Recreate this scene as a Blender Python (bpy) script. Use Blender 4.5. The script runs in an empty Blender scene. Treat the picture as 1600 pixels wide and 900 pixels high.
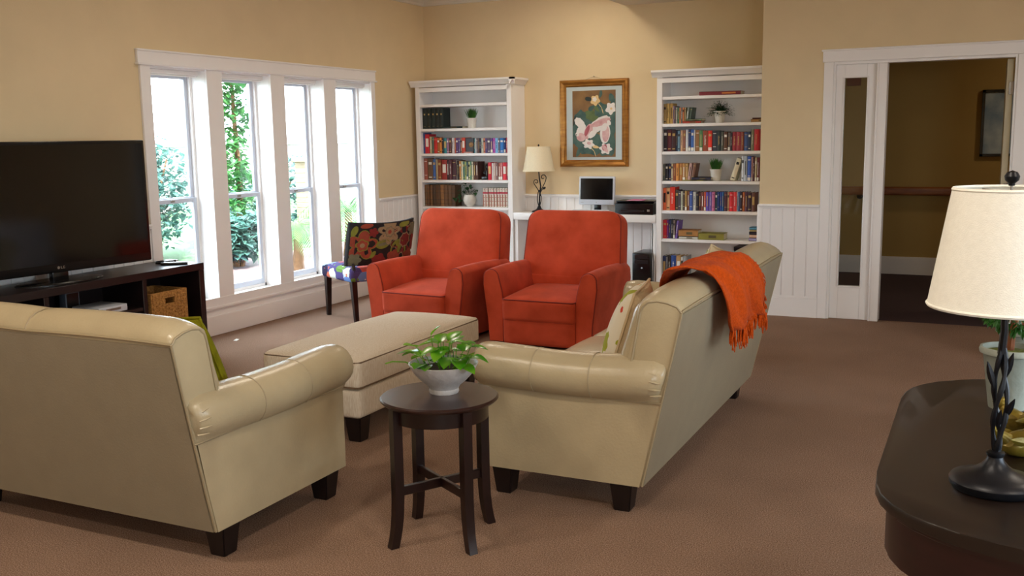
import bpy, bmesh, math, random
from mathutils import Vector, Matrix
random.seed(7)
PI = math.pi
SC = bpy.context.scene
COL = SC.collection

# ------------------------------------------------------------------ camera
cam_d = bpy.data.cameras.new('camera')
cam = bpy.data.objects.new('camera', cam_d); COL.objects.link(cam)
_r = Vector((0.90153796, 0.43240633, -0.01593951)); _u = Vector((-0.05126929, 0.14332578, 0.98834669)); _f = Vector((-0.42965191, 0.89021485, -0.1513828))
cam.matrix_world = Matrix(((_r.x, _u.x, -_f.x, 0), (_r.y, _u.y, -_f.y, 0), (_r.z, _u.z, -_f.z, 1.5), (0, 0, 0, 1)))
cam_d.sensor_width = 36; cam_d.lens = 36 * 1539.85 / 1600
cam_d.clip_start = 0.05; cam_d.clip_end = 200
SC.camera = cam

# ------------------------------------------------------------------ world, sun, lamps, exposure
SC.view_settings.view_transform = 'Standard'; SC.view_settings.look = 'None'
SC.view_settings.gamma = 1; SC.view_settings.use_curve_mapping = False
SC.view_settings.exposure = 0.56
try:
    SC.cycles.use_denoising = True
    SC.cycles.max_bounces = 10; SC.cycles.diffuse_bounces = 6; SC.cycles.transparent_max_bounces = 12
    SC.cycles.sample_clamp_indirect = 6
except Exception: pass
W = bpy.data.worlds.new('sky'); SC.world = W; W.use_nodes = True
WN = W.node_tree.nodes; WL = W.node_tree.links
bg = WN['Background']; bg.inputs['Strength'].default_value = 10.5
bg.inputs['Color'].default_value = (0.77, 0.89, 1.0, 1)

def light(name, kind, loc, energy, color=(1, 1, 1), rot=(0, 0, 0), **kw):
    d = bpy.data.lights.new(name, kind); d.energy = energy; d.color = color
    for k, v in kw.items(): setattr(d, k, v)
    o = bpy.data.objects.new(name, d); o.location = loc; o.rotation_euler = rot; COL.objects.link(o); return o
# sun stands high over the roof and lights the garden only
sun = light('sun', 'SUN', (0, 0, 12), 15, (1, 0.96, 0.88), (math.radians(18), math.radians(28), 0), angle=0.01)
def portal(name, loc, rot, sx, sy):
    o = light(name, 'AREA', loc, 1, rot=rot, shape='RECTANGLE', size=sx, size_y=sy); o.data.cycles.is_portal = True
WINS = [(5.34, 5.90), (6.07, 6.65), (6.83, 7.38), (7.56, 8.14)]
portal('window_portal', (-5.64, 6.74, 1.155), (0, -PI / 2, 0), 1.77, 2.8)
portal('rear_fill_portal', (2.2, -2.72, 1.45), (PI / 2, 0, 0), 1.4, 1.7)  # sky fill through the added rear window
portal('side_fill_portal', (3.42, 2.2, 1.45), (0, PI / 2, 0), 1.7, 3.0)  # sky fill through the added right-hand window
# unseen recessed ceiling lamps for warm fill (their trims are built with the ceiling)
LAMPS = [(-2.9, -0.3), (-0.6, -0.3), (-2.9, 1.6), (-0.6, 1.6), (1.6, 1.6), (1.6, 4.6), (-3.5, 8.1), (-3.5, 5.4)]  # last lamp is added to brighten the ottoman and recliners
for i, (x, y) in enumerate(LAMPS):
    light('ceiling_fill_light', 'AREA', (x, y, 2.975), 17 if y < 5 else 11, (1.0, 0.87, 0.70), (0, 0, 0), shape='DISK', size=0.26)
light('hall_lamp_light', 'AREA', (1.4, 10.0, 2.70), 8.5, (1.0, 0.80, 0.52), (0, 0, 0), shape='DISK', size=0.3)

# ------------------------------------------------------------------ materials
def lin(c): return c / 12.92 if c <= 0.04045 else ((c + 0.055) / 1.055) ** 2.4
def hexc(h): return tuple(lin(int(h[i:i + 2], 16) / 255) for i in (0, 2, 4)) + (1,)
MATS = {}
def mat(name, col, rough=0.6, noise=0.0, scale=20, bump=0.0, bscale=None, metal=0.0, spec=0.5, col2=None, coat=0.0, sheen=0.0, detail=4, stretch=None):
    if name in MATS: return MATS[name]
    m = bpy.data.materials.new(name); m.use_nodes = True; MATS[name] = m
    N = m.node_tree.nodes; L = m.node_tree.links; b = N['Principled BSDF']
    c = hexc(col)
    b.inputs['Base Color'].default_value = c; b.inputs['Roughness'].default_value = rough
    b.inputs['Metallic'].default_value = metal; b.inputs['Specular IOR Level'].default_value = spec
    b.inputs['Coat Weight'].default_value = coat; b.inputs['Sheen Weight'].default_value = sheen
    if noise or bump:
        tc = N.new('ShaderNodeTexCoord'); src = tc.outputs['Object']
        if stretch:
            mp = N.new('ShaderNodeMapping'); mp.inputs['Scale'].default_value = stretch; L.new(src, mp.inputs[0]); src = mp.outputs[0]
    if noise:
        n = N.new('ShaderNodeTexNoise'); n.inputs['Scale'].default_value = scale; n.inputs['Detail'].default_value = detail
        L.new(src, n.inputs['Vector'])
        r = N.new('ShaderNodeValToRGB'); r.color_ramp.elements[0].position = 0.3; r.color_ramp.elements[1].position = 0.7
        if col2: a, z = hexc(col2), c
        else: a, z = tuple(v * (1 - noise) for v in c[:3]) + (1,), tuple(min(1, v * (1 + noise)) for v in c[:3]) + (1,)
        r.color_ramp.elements[0].color = a; r.color_ramp.elements[1].color = z
        L.new(n.outputs['Fac'], r.inputs[0]); L.new(r.outputs[0], b.inputs['Base Color'])
    if bump:
        n2 = N.new('ShaderNodeTexNoise'); n2.inputs['Scale'].default_value = bscale or scale * 4; n2.inputs['Detail'].default_value = 5
        L.new(src, n2.inputs['Vector'])
        bp = N.new('ShaderNodeBump'); bp.inputs['Strength'].default_value = bump; bp.inputs['Distance'].default_value = 0.01
        L.new(n2.outputs['Fac'], bp.inputs['Height']); L.new(bp.outputs[0], b.inputs['Normal'])
    return m

M_WALL = mat('wall_paint', 'dcc69e', 0.75, 0.03, 3, 0.08, 120)
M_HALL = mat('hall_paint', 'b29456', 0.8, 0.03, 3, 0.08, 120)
M_TRIM = mat('trim_paint', 'eeebe9', 0.35, 0.01, 5)
M_CEIL = mat('ceiling_paint', 'cfc6b6', 0.85, 0.02, 6)
M_CROWN = mat('crown_paint', 'd6cfc2', 0.5, 0.01, 5)
M_CARPET = mat('carpet', 'a08068', 0.98, 0.0, 20, 0.8, 260, spec=0.0)
def carpet_nodes(m, a, b_, c_):
    N = m.node_tree.nodes; L = m.node_tree.links; b = N['Principled BSDF']
    tc = [n for n in N if n.type == 'TEX_COORD'][0]
    n1 = N.new('ShaderNodeTexNoise'); n1.inputs['Scale'].default_value = 210; n1.inputs['Detail'].default_value = 3
    n2 = N.new('ShaderNodeTexNoise'); n2.inputs['Scale'].default_value = 2.2; n2.inputs['Detail'].default_value = 4
    L.new(tc.outputs['Object'], n1.inputs['Vector']); L.new(tc.outputs['Object'], n2.inputs['Vector'])
    r = N.new('ShaderNodeValToRGB'); e = r.color_ramp.elements
    e[0].position = 0.32; e[0].color = hexc(a); e[1].position = 0.68; e[1].color = hexc(c_)
    k = e.new(0.5); k.color = hexc(b_)
    L.new(n1.outputs['Fac'], r.inputs[0])
    r2 = N.new('ShaderNodeValToRGB'); e = r2.color_ramp.elements
    e[0].position = 0.3; e[0].color = (0.86, 0.86, 0.86, 1); e[1].position = 0.7; e[1].color = (1, 1, 1, 1)
    L.new(n2.outputs['Fac'], r2.inputs[0])
    mx = N.new('ShaderNodeMix'); mx.data_type = 'RGBA'; mx.blend_type = 'MULTIPLY'; mx.inputs[0].default_value = 1
    L.new(r.outputs[0], mx.inputs[6]); L.new(r2.outputs[0], mx.inputs[7]); L.new(mx.outputs[2], b.inputs['Base Color'])
carpet_nodes(M_CARPET, '6e5646', '997c69', 'b89c8a')
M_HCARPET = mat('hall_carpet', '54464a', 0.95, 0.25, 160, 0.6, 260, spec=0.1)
M_LEATHER = mat('cream_leather', 'b2a384', 0.27, 0.05, 7, 0.10, 90, spec=0.5)
M_LEATHERB = mat('cream_leather_back', '928873', 0.5, 0.04, 9, 0.12, 140, spec=0.4)
M_PIPE = mat('leather_piping', '9c8d70', 0.45, 0.05, 10)
M_SUEDE = mat('rust_suede', 'cc5032', 0.9, 1, 5.5, 0.15, 300, col2='aa3c20', sheen=0.08, spec=0.15, detail=6)
M_SUEDEP = mat('rust_piping', '7a1e10', 0.8, 0.1, 30)
M_OTTO = mat('woven_oatmeal', 'f0e6d6', 0.95, 1, 34, 0.5, 240, col2='d6c4aa', spec=0.1, stretch=(7, 7, 0.9), detail=3)
M_OTTOP = mat('ottoman_piping', '6a5540', 0.9, 0.1, 40)
M_WOOD = mat('dark_wood', '200c0a', 0.32, 1, 6, 0.05, 60, col2='140605', stretch=(1, 8, 1), coat=0.05)
M_LEG = mat('espresso_leg', '140a0a', 0.4, 0.2, 20)
M_TABLE = mat('cherry_table_top', '301612', 0.3, 1, 5, 0, None, col2='1e0d0a', stretch=(9, 1, 1), coat=0.25)
M_CONS = mat('mahogany_console', '1a100b', 0.38, 1, 4, 0, None, col2='160d09', stretch=(6, 1, 1), coat=0.15)
M_CONSA = mat('mahogany_apron', '28090c', 0.35, 1, 5, 0, None, col2='1a0506', stretch=(1, 1, 6), coat=0.2)
M_ESP = mat('espresso_laminate', '1b1113', 0.35, 0.15, 12)
M_BLACK = mat('black_plastic', '0b0b0d', 0.25, 0.05, 20)
M_SCREEN = mat('dark_screen', '08080b', 0.08, 0.05, 3, spec=0.6)
M_IRON = mat('dark_iron', '15161c', 0.38, 0.2, 30, metal=0.5)
M_SHADE = mat('linen_shade', 'ecece4', 0.9, 0.03, 90, 0.15, 400, spec=0.1)
M_SHADE2 = mat('cream_shade', 'ecdfc0', 0.9, 0.03, 90, 0.1, 400, spec=0.1)
M_WICK = mat('wicker', 'cc944c', 0.8, 1, 60, 0.7, 120, col2='8c5c28', stretch=(1, 1, 2.2))
M_SILV = mat('silver_plastic', 'c3c8d2', 0.35, 0.02, 20)
M_WHITEP = mat('white_plastic', 'd8dade', 0.4, 0.02, 20)
M_POT = mat('white_ceramic', 'd6d2c8', 0.35, 0.04, 20, 0.1, 60)
M_POTG = mat('grey_ceramic', 'b6b2b0', 0.45, 0.08, 40, 0.2, 80)
M_POTA = mat('aged_pot', '8b8f84', 0.7, 0.12, 14, 0.2, 60)
M_SOIL = mat('soil', '33261a', 0.95, 0.4, 90, 0.8, 120)
M_THROW = mat('orange_throw', 'cc500c', 0.95, 1, 70, 0.8, 200, col2='b04004', sheen=0.05, spec=0.1)
M_GREENC = mat('green_cushion', '827e14', 0.9, 1, 20, 0.4, 200, col2='68640e', spec=0.1)
M_LINEN = mat('linen_cushion', 'cdb896', 0.9, 0.06, 20, 0.3, 200, spec=0.1)
M_GOLD = mat('gilt_frame', 'b07a34', 0.35, 1, 9, 0.1, 60, col2='8a5a22', metal=0.55, stretch=(1, 1, 4))
M_GOLDB = mat('gold_glaze', '8c7a2c', 0.3, 1, 18, 0.1, 40, col2='5a4a16', metal=0.35)
M_MATB = mat('mat_board', 'b9c4c4', 0.8, 0.01, 10)
M_STEEL = mat('steel', '9a948c', 0.35, 0.05, 40, metal=0.8)
M_RAIL = mat('oak_rail', 'a0602e', 0.4, 1, 6, 0, None, col2='7c4420', stretch=(1, 6, 6))
M_PAPER = mat('page_paper', 'd8ceb4', 0.85, 0.08, 60, stretch=(8, 8, 1))
M_BRICK = mat('cream_brick', '8c7a64', 0.85, 0.08, 8)
M_PATIO = mat('patio', '5e4c4c', 0.9, 0.08, 3, 0.2, 30)
M_LAWN = mat('lawn', '3c5a34', 0.95, 0.3, 30, 0.5, 80)
M_TRUNK = mat('bark', '6a4c34', 0.9, 0.3, 20, 0.5, 40)
M_COVE = mat('plug_white', 'e0e0e0', 0.5, 0.02, 10)

def glass_mat(name, tint=(1, 1, 1, 1), refl=0.10):
    m = bpy.data.materials.new(name); m.use_nodes = True; N = m.node_tree.nodes; L = m.node_tree.links
    for n in list(N):
        if n.type == 'BSDF_PRINCIPLED': N.remove(n)
    out = [n for n in N if n.type == 'OUTPUT_MATERIAL'][0]
    t = N.new('ShaderNodeBsdfTransparent'); t.inputs[0].default_value = tint
    g = N.new('ShaderNodeBsdfGlossy'); g.inputs['Roughness'].default_value = 0.02
    lw = N.new('ShaderNodeLayerWeight'); lw.inputs[0].default_value = 0.5
    pw = N.new('ShaderNodeMath'); pw.operation = 'POWER'; pw.inputs[1].default_value = 5; L.new(lw.outputs['Facing'], pw.inputs[0])
    f = N.new('ShaderNodeMath'); f.operation = 'MULTIPLY_ADD'; f.inputs[1].default_value = 0.92; f.inputs[2].default_value = 0.035; L.new(pw.outputs[0], f.inputs[0])
    mx = N.new('ShaderNodeMixShader'); L.new(f.outputs[0], mx.inputs[0]); L.new(t.outputs[0], mx.inputs[1]); L.new(g.outputs[0], mx.inputs[2])
    L.new(mx.outputs[0], out.inputs[0]); return m
M_GLASS = glass_mat('window_glass', (0.96, 0.98, 0.98, 1))

def leaf_mat(name, a, b, trans=0.35, rough=0.4):
    m = bpy.data.materials.new(name); m.use_nodes = True; N = m.node_tree.nodes; L = m.node_tree.links
    p = N['Principled BSDF']; out = [n for n in N if n.type == 'OUTPUT_MATERIAL'][0]
    tc = N.new('ShaderNodeTexCoord'); n = N.new('ShaderNodeTexNoise'); n.inputs['Scale'].default_value = 9
    L.new(tc.outputs['Object'], n.inputs['Vector'])
    r = N.new('ShaderNodeValToRGB'); r.color_ramp.elements[0].position = 0.35; r.color_ramp.elements[1].position = 0.65
    r.color_ramp.elements[0].color = hexc(a); r.color_ramp.elements[1].color = hexc(b)
    L.new(n.outputs['Fac'], r.inputs[0]); L.new(r.outputs[0], p.inputs['Base Color']); p.inputs['Roughness'].default_value = rough
    t = N.new('ShaderNodeBsdfTranslucent'); L.new(r.outputs[0], t.inputs[0])
    mx = N.new('ShaderNodeMixShader'); mx.inputs[0].default_value = trans
    L.new(p.outputs[0], mx.inputs[1]); L.new(t.outputs[0], mx.inputs[2]); L.new(mx.outputs[0], out.inputs[0])
    return m
M_LEAF_POTHOS = leaf_mat('pothos_leaf', '3f8a1c', '8cc630', 0.4, 0.22)
M_LEAF_GRASS = leaf_mat('grass_leaf', '38702a', '5c9c38')
M_LEAF_FERN = leaf_mat('fern_leaf', '24482c', '3c6a3c')
M_LEAF_DARK = leaf_mat('topiary_leaf', '1e4a16', '3a7428')
M_LEAF_OUT = leaf_mat('garden_leaf', '3a5c58', '547c70', 0.4)
M_LEAF_OUT2 = leaf_mat('garden_leaf_bright', '285a30', '4a8044', 0.4)
M_LEAF_PALM = leaf_mat('palm_leaf', '3a6a3c', '64904c', 0.45)

def floral(name, bgc, cols, scale=7.0, thr=0.42, seed=0.0, rings=True):
    """fabric printed with rounded blossoms: voronoi cells, each its own colour, on a ground"""
    m = bpy.data.materials.new(name); m.use_nodes = True; N = m.node_tree.nodes; L = m.node_tree.links
    p = N['Principled BSDF']; p.inputs['Roughness'].default_value = 0.85; p.inputs['Specular IOR Level'].default_value = 0.15
    tc = N.new('ShaderNodeTexCoord'); mp = N.new('ShaderNodeMapping'); mp.inputs['Location'].default_value = (seed, seed * 1.7, seed * 0.6)
    L.new(tc.outputs['Object'], mp.inputs[0])
    nz = N.new('ShaderNodeTexNoise'); nz.inputs['Scale'].default_value = 16; L.new(mp.outputs[0], nz.inputs['Vector'])
    ad = N.new('ShaderNodeMix'); ad.data_type = 'VECTOR'; ad.inputs[0].default_value = 0.06
    L.new(mp.outputs[0], ad.inputs[4]); L.new(nz.outputs['Color'], ad.inputs[5])
    cur = None
    last = hexc(bgc)
    def layer(sc, th, cl, prev):
        v = N.new('ShaderNodeTexVoronoi'); v.inputs['Scale'].default_value = sc; L.new(ad.outputs[1], v.inputs['Vector'])
        r = N.new('ShaderNodeValToRGB'); r.color_ramp.interpolation = 'CONSTANT'; e = r.color_ramp.elements
        while len(e) < len(cl): e.new(0.5)
        for i, c in enumerate(cl): e[i].position = i / len(cl); e[i].color = hexc(c)
        sep = N.new('ShaderNodeSeparateColor'); L.new(v.outputs['Color'], sep.inputs[0]); L.new(sep.outputs[0], r.inputs[0])
        lt = N.new('ShaderNodeMath'); lt.operation = 'LESS_THAN'; lt.inputs[1].default_value = th; L.new(v.outputs['Distance'], lt.inputs[0])
        mx = N.new('ShaderNodeMix'); mx.data_type = 'RGBA'; L.new(lt.outputs[0], mx.inputs[0])
        if prev is None: mx.inputs[6].default_value = last
        else: L.new(prev, mx.inputs[6])
        L.new(r.outputs[0], mx.inputs[7]); return mx.outputs[2], v
    c1, v1 = layer(scale, thr, cols, None)
    if rings:
        w = N.new('ShaderNodeMath'); w.operation = 'MULTIPLY'; w.inputs[1].default_value = 38; L.new(v1.outputs['Distance'], w.inputs[0])
        s = N.new('ShaderNodeMath'); s.operation = 'SINE'; L.new(w.outputs[0], s.inputs[0])
        g = N.new('ShaderNodeMath'); g.operation = 'GREATER_THAN'; g.inputs[1].default_value = 0.86; L.new(s.outputs[0], g.inputs[0])
        mx = N.new('ShaderNodeMix'); mx.data_type = 'RGBA'; L.new(g.outputs[0], mx.inputs[0]); L.new(c1, mx.inputs[6]); mx.inputs[7].default_value = hexc('c9a878')
        c1 = mx.outputs[2]
    c2, v2 = layer(scale * 2.3, 0.20, cols[::-1], c1)
    L.new(c2, p.inputs['Base Color']); return m
M_FLORALD = floral('floral_dark', '241a1c', ['a8542c', '24181c', '8c9430', 'a03428', '241a1c', '7c6a58', '96982c', '241a1c'], 8.5, 0.46, 1.3, False)
M_FLORALL = floral('floral_seat', '50467c', ['9cb8d8', 'c86a50', '2c2440', 'd8dcd0', '6c9040', '6a8ac8', 'c0584c'], 9.0, 0.55, 2.1, False)
M_FLORALW = floral('floral_white', 'dfd6c2', ['b8302a', '9ca030', 'dfd6c2', '8ea02c', 'd8843c', 'dfd6c2', 'c84a38'], 8.5, 0.5, 3.2, False)

# ------------------------------------------------------------------ mesh helpers
def fin(bm, ang=38, smooth=True):
    bmesh.ops.recalc_face_normals(bm, faces=bm.faces)
    for f in bm.faces: f.smooth = smooth
    if smooth:
        for e in bm.edges:
            if len(e.link_faces) == 2 and e.calc_face_angle(0) > math.radians(ang): e.smooth = False
def obj(name, bm, mats, parent=None, loc=(0, 0, 0), rot=(0, 0, 0), ang=38, smooth=True, recalc=True):
    if recalc: fin(bm, ang, smooth)
    else:
        for f in bm.faces: f.smooth = smooth
    me = bpy.data.meshes.new(name); bm.to_mesh(me); bm.free()
    for m in (mats if isinstance(mats, (list, tuple)) else [mats]): me.materials.append(m)
    o = bpy.data.objects.new(name, me); COL.objects.link(o); o.location = loc; o.rotation_euler = rot
    if parent: o.parent = parent
    return o
def tag(o, label=None, cat=None, group=None, kind=None):
    if label: o['label'] = label
    if cat: o['category'] = cat
    if group: o['group'] = group
    if kind: o['kind'] = kind
    return o
def thing(name, label, cat, loc=(0, 0, 0), rz=0, group=None):
    o = bpy.data.objects.new(name, None); COL.objects.link(o); o.location = loc; o.rotation_euler = (0, 0, rz)
    o.empty_display_size = 0.1
    return tag(o, label, cat, group)
def dup(root, loc=None, rz=None, label=None, group=None, parent=None):
    c = root.copy(); COL.objects.link(c)
    if parent is not None: c.parent = parent
    if loc is not None: c.location = loc
    if rz is not None: c.rotation_euler = (0, 0, rz)
    if label: c['label'] = label
    if group: c['group'] = group
    for ch in list(root.children): dup(ch, parent=c)
    return c
NB = bmesh.new
def box(bm, x0, x1, y0, y1, z0, z1, bev=0, seg=2, mi=0):
    T = Matrix.Translation(((x0 + x1) / 2, (y0 + y1) / 2, (z0 + z1) / 2)) @ Matrix.Diagonal((abs(x1 - x0), abs(y1 - y0), abs(z1 - z0), 1))
    r = bmesh.ops.create_cube(bm, size=1, matrix=T); vs = r['verts']
    fs = list({f for v in vs for f in v.link_faces})
    for f in fs: f.material_index = mi
    if bev:
        es = list({e for v in vs for e in v.link_edges})
        bmesh.ops.bevel(bm, geom=es, offset=bev, segments=seg, affect='EDGES', profile=0.5, material=-1)
    return bm
def ibox(bm, M, sx, sy, sz, bev=0, seg=2, mi=0):
    r = bmesh.ops.create_cube(bm, size=1, matrix=M @ Matrix.Diagonal((sx, sy, sz, 1))); vs = r['verts']
    for f in {f for v in vs for f in v.link_faces}: f.material_index = mi
    if bev: bmesh.ops.bevel(bm, geom=list({e for v in vs for e in v.link_edges}), offset=bev, segments=seg, affect='EDGES', profile=0.5)
    return bm
def frame_at(t, up=Vector((0, 0, 1))):
    t = t.normalized()
    if abs(t.dot(up)) > 0.95: up = Vector((1, 0, 0))
    a = t.cross(up).normalized(); return a, a.cross(t).normalized()
def tube(bm, pts, r, n=8, closed=False, mi=0, cap=True):
    pts = [Vector(p) for p in pts]; N_ = len(pts); rings = []
    rr = r if isinstance(r, (list, tuple)) else [r] * N_
    prev = None
    for i, p in enumerate(pts):
        if closed: t = pts[(i + 1) % N_] - pts[i - 1]
        else: t = pts[min(i + 1, N_ - 1)] - pts[max(i - 1, 0)]
        if t.length < 1e-9: t = Vector((0, 0, 1))
        t.normalize()
        if prev is None: a, b = frame_at(t)
        else:
            a = (prev - t * prev.dot(t)); a = a.normalized() if a.length > 1e-6 else frame_at(t)[0]; b = a.cross(t).normalized()
        prev = a
        rings.append([bm.verts.new(p + (a * math.cos(2 * PI * k / n) + b * math.sin(2 * PI * k / n)) * rr[i]) for k in range(n)])
    m = N_ if closed else N_ - 1
    for i in range(m):
        A, B = rings[i], rings[(i + 1) % N_]
        for k in range(n):
            f = bm.faces.new((A[k], A[(k + 1) % n], B[(k + 1) % n], B[k])); f.material_index = mi
    if cap and not closed:
        for R_ in (rings[0], rings[-1]):
            try: bm.faces.new(R_).material_index = mi
            except ValueError: pass
    return bm
def lathe(bm, prof, n=40, c=(0, 0), mi=0, M=None):
    rings = []
    for r, z in prof:
        if r < 1e-5: rings.append([bm.verts.new((c[0], c[1], z))])
        else: rings.append([bm.verts.new((c[0] + r * math.cos(2 * PI * k / n), c[1] + r * math.sin(2 * PI * k / n), z)) for k in range(n)])
    for A, B in zip(rings, rings[1:]):
        for k in range(n):
            a = (A[0], A[0]) if len(A) == 1 else (A[k], A[(k + 1) % n]); b = (B[0], B[0]) if len(B) == 1 else (B[k], B[(k + 1) % n])
            vs = [a[0], a[1], b[1], b[0]]; u = []
            for v in vs:
                if v not in u: u.append(v)
            if len(u) > 2: bm.faces.new(u).material_index = mi
    if M is not None: bmesh.ops.transform(bm, matrix=M, verts=[v for R_ in rings for v in R_])
    return bm
def prism(bm, poly, axis, a0, a1, bev=0, seg=2, mi=0, nseg=1, warp=None):
    """extrude a 2-D polygon along x, y or z"""
    def P(p, t):
        return {'x': (t, p[0], p[1]), 'y': (p[0], t, p[1]), 'z': (p[0], p[1], t)}[axis]
    rows = []
    for i in range(nseg + 1):
        t = a0 + (a1 - a0) * i / nseg; row = []
        for p in poly:
            v = Vector(P(p, t))
            if warp: v = Vector(warp(v, t))
            row.append(bm.verts.new(v))
        rows.append(row)
    n = len(poly); caps = []
    for A, B in zip(rows, rows[1:]):
        for k in range(n): bm.faces.new((A[k], A[(k + 1) % n], B[(k + 1) % n], B[k])).material_index = mi
    for R_ in (rows[0], rows[-1]):
        f = bm.faces.new(R_); f.material_index = mi; caps.append(f)
    if bev:
        es = list({e for f in caps for e in f.edges})
        bmesh.ops.bevel(bm, geom=es, offset=bev, segments=seg, affect='EDGES', profile=0.5)
    return bm
def puff(bm, sx, sy, sz, r=0.04, crown=0.02, side=0.0, n=12, M=None, mi=0, bottom=0.0):
    """upholstered block: rounded box with a crowned top"""
    h = Vector((sx / 2, sy / 2, sz / 2)); r = min(r, h.x, h.y, h.z)
    vm = {}
    def V(a, b, c):
        k = (round(a, 5), round(b, 5), round(c, 5))
        if k in vm: return vm[k]
        p = Vector((a * h.x, b * h.y, c * h.z)); q = Vector([max(-(hh - r), min(hh - r, v)) for v, hh in zip(p, h)])
        d = p - q
        if d.length > 1e-9:
            d = d.normalized() * r
        p = q + d
        w = (1 - a * a) * (1 - b * b)
        if c > 0: p.z += crown * w ** 0.8 * c
        if c < 0: p.z += bottom * w * c
        p.x += side * a * (1 - b * b) * (1 - c * c); p.y += side * b * (1 - a * a) * (1 - c * c)
        if M is not None: p = M @ p
        vm[k] = bm.verts.new(p); return vm[k]
    # denser near the edges so the rounding is clean
    def g(i):
        t = -1 + 2 * i / n
        return math.copysign(abs(math.sin(t * PI / 2)) ** 0.8, t) if abs(t) > 1e-9 else 0.0
    gs = [g(i) for i in range(n + 1)]
    for ax in range(3):
        for s in (-1, 1):
            for i in range(n):
                for j in range(n):
                    q = []
                    for (u, v) in ((gs[i], gs[j]), (gs[i + 1], gs[j]), (gs[i + 1], gs[j + 1]), (gs[i], gs[j + 1])):
                        c = [0, 0, 0]; c[ax] = s; c[(ax + 1) % 3] = u; c[(ax + 2) % 3] = v; q.append(V(*c))
                    if len(set(q)) > 2:
                        try: bm.faces.new(q).material_index = mi
                        except ValueError: pass
    return bm
def rrect(w, h, r, n=5, cx=0, cy=0):
    out = []
    for (sx, sy, a0) in ((1, 1, 0), (-1, 1, 90), (-1, -1, 180), (1, -1, 270)):
        for i in range(n + 1):
            a = math.radians(a0 + 90 * i / n)
            out.append((cx + sx * (w / 2 - r) + r * math.cos(a), cy + sy * (h / 2 - r) + r * math.sin(a)))
    return out
def RZ(a): return Matrix.Rotation(a, 4, 'Z')
def RX(a): return Matrix.Rotation(a, 4, 'X')
def RY(a): return Matrix.Rotation(a, 4, 'Y')
def TR(x, y, z): return Matrix.Translation((x, y, z))
def struct(name, bm, m, parent=None, **k):
    o = obj(name, bm, m, parent, **k)
    if parent is None: o['kind'] = 'structure'
    return o
# ------------------------------------------------------------------ room shell
XL, YB, YD, XA, XR, YR, H = -5.42, 9.19, 8.22, -1.69, 3.2, -2.5, 3.0
b = box(NB(), XL - .2, XR + .2, YR - .2, 8.28, -.12, 0); box(b, XL - .2, XA, 8.28, YB + .1, -.12, 0)
struct('floor', b, M_CARPET, smooth=False)
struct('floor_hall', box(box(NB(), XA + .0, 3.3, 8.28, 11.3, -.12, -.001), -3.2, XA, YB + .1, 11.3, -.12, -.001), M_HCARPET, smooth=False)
struct('ceiling', box(NB(), XL - .2, XR + .2, YR - .2, YB + .15, H, H + .12), M_CEIL, smooth=False)
struct('ceiling_hall', box(NB(), -3.2, 3.3, 8.36, 11.3, 2.72, 2.8), M_CEIL, smooth=False)
b = NB()
box(b, XL - .2, XL, YR - .2, 5.30, 0, H); box(b, XL - .2, XL, 8.16, YB + .15, 0, H)
box(b, XL - .2, XL, 5.30, 8.16, 0, .25); box(b, XL - .2, XL, 5.30, 8.16, 2.05, H)
struct('wall_left', b, M_WALL, smooth=False)
struct('wall_back', box(NB(), XL, XA + .12, YB, YB + .12, 0, H), M_WALL, smooth=False)
struct('wall_alcove', box(NB(), XA, XA + .12, YD, YB, 0, H), M_WALL, smooth=False)
b = NB(); box(b, XA + .12, -1.13, YD, YD + .12, 0, H); box(b, -1.13, .155, YD, YD + .12, 2.04, H); box(b, .155, XR, YD, YD + .12, 0, H)
struct('wall_doorway', b, M_WALL, smooth=False)
b = NB()
box(b, XR, XR + .2, YR - .2, .7, 0, H); box(b, XR, XR + .2, 3.7, YD + .12, 0, H); box(b, XR, XR + .2, .7, 3.7, 0, .6); box(b, XR, XR + .2, .7, 3.7, 2.3, H)
struct('wall_right', b, M_WALL, smooth=False)
b = NB()
box(b, XL, 1.5, YR - .2, YR, 0, H); box(b, 2.9, XR, YR - .2, YR, 0, H); box(b, 1.5, 2.9, YR - .2, YR, 0, .6); box(b, 1.5, 2.9, YR - .2, YR, 2.3, H)
struct('wall_rear', b, M_WALL, smooth=False)
# hall beyond the doorway
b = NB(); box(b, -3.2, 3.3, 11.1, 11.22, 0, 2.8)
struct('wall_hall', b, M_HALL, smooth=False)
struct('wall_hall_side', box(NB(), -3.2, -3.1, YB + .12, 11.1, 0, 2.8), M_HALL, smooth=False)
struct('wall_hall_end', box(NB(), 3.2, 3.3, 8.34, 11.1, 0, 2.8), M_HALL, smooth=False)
b = box(NB(), -3.1, 3.2, 11.08, 11.1, 0, .17); box(b, -3.1, 3.2, 11.085, 11.1, .17, .185)
struct('baseboard_hall', b, M_TRIM, smooth=False)
# crown moulding
def crown(name, axis, fixed, a0, a1, sgn):
    pr = [(0, 2.86), (.018, 2.862), (.022, 2.885), (.045, 2.905), (.075, 2.945), (.095, 2.96), (.10, 3.0), (0, 3.0)]
    pr = [(fixed + sgn * d, z) for d, z in pr]
    struct(name, prism(NB(), pr, axis, a0, a1), M_CROWN)
crown('trim_crown_left', 'y', XL, YR, YB, 1)
def pxz(bm, prof, x0, x1): return prism(bm, prof, 'x', x0, x1)
crown_b = [(YB - d, z) for d, z in [(0, 2.86), (.018, 2.862), (.022, 2.885), (.045, 2.905), (.075, 2.945), (.095, 2.96), (.10, 3.0), (0, 3.0)]]
struct('trim_crown_back', pxz(NB(), crown_b, XL, XA), M_CROWN)
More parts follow.
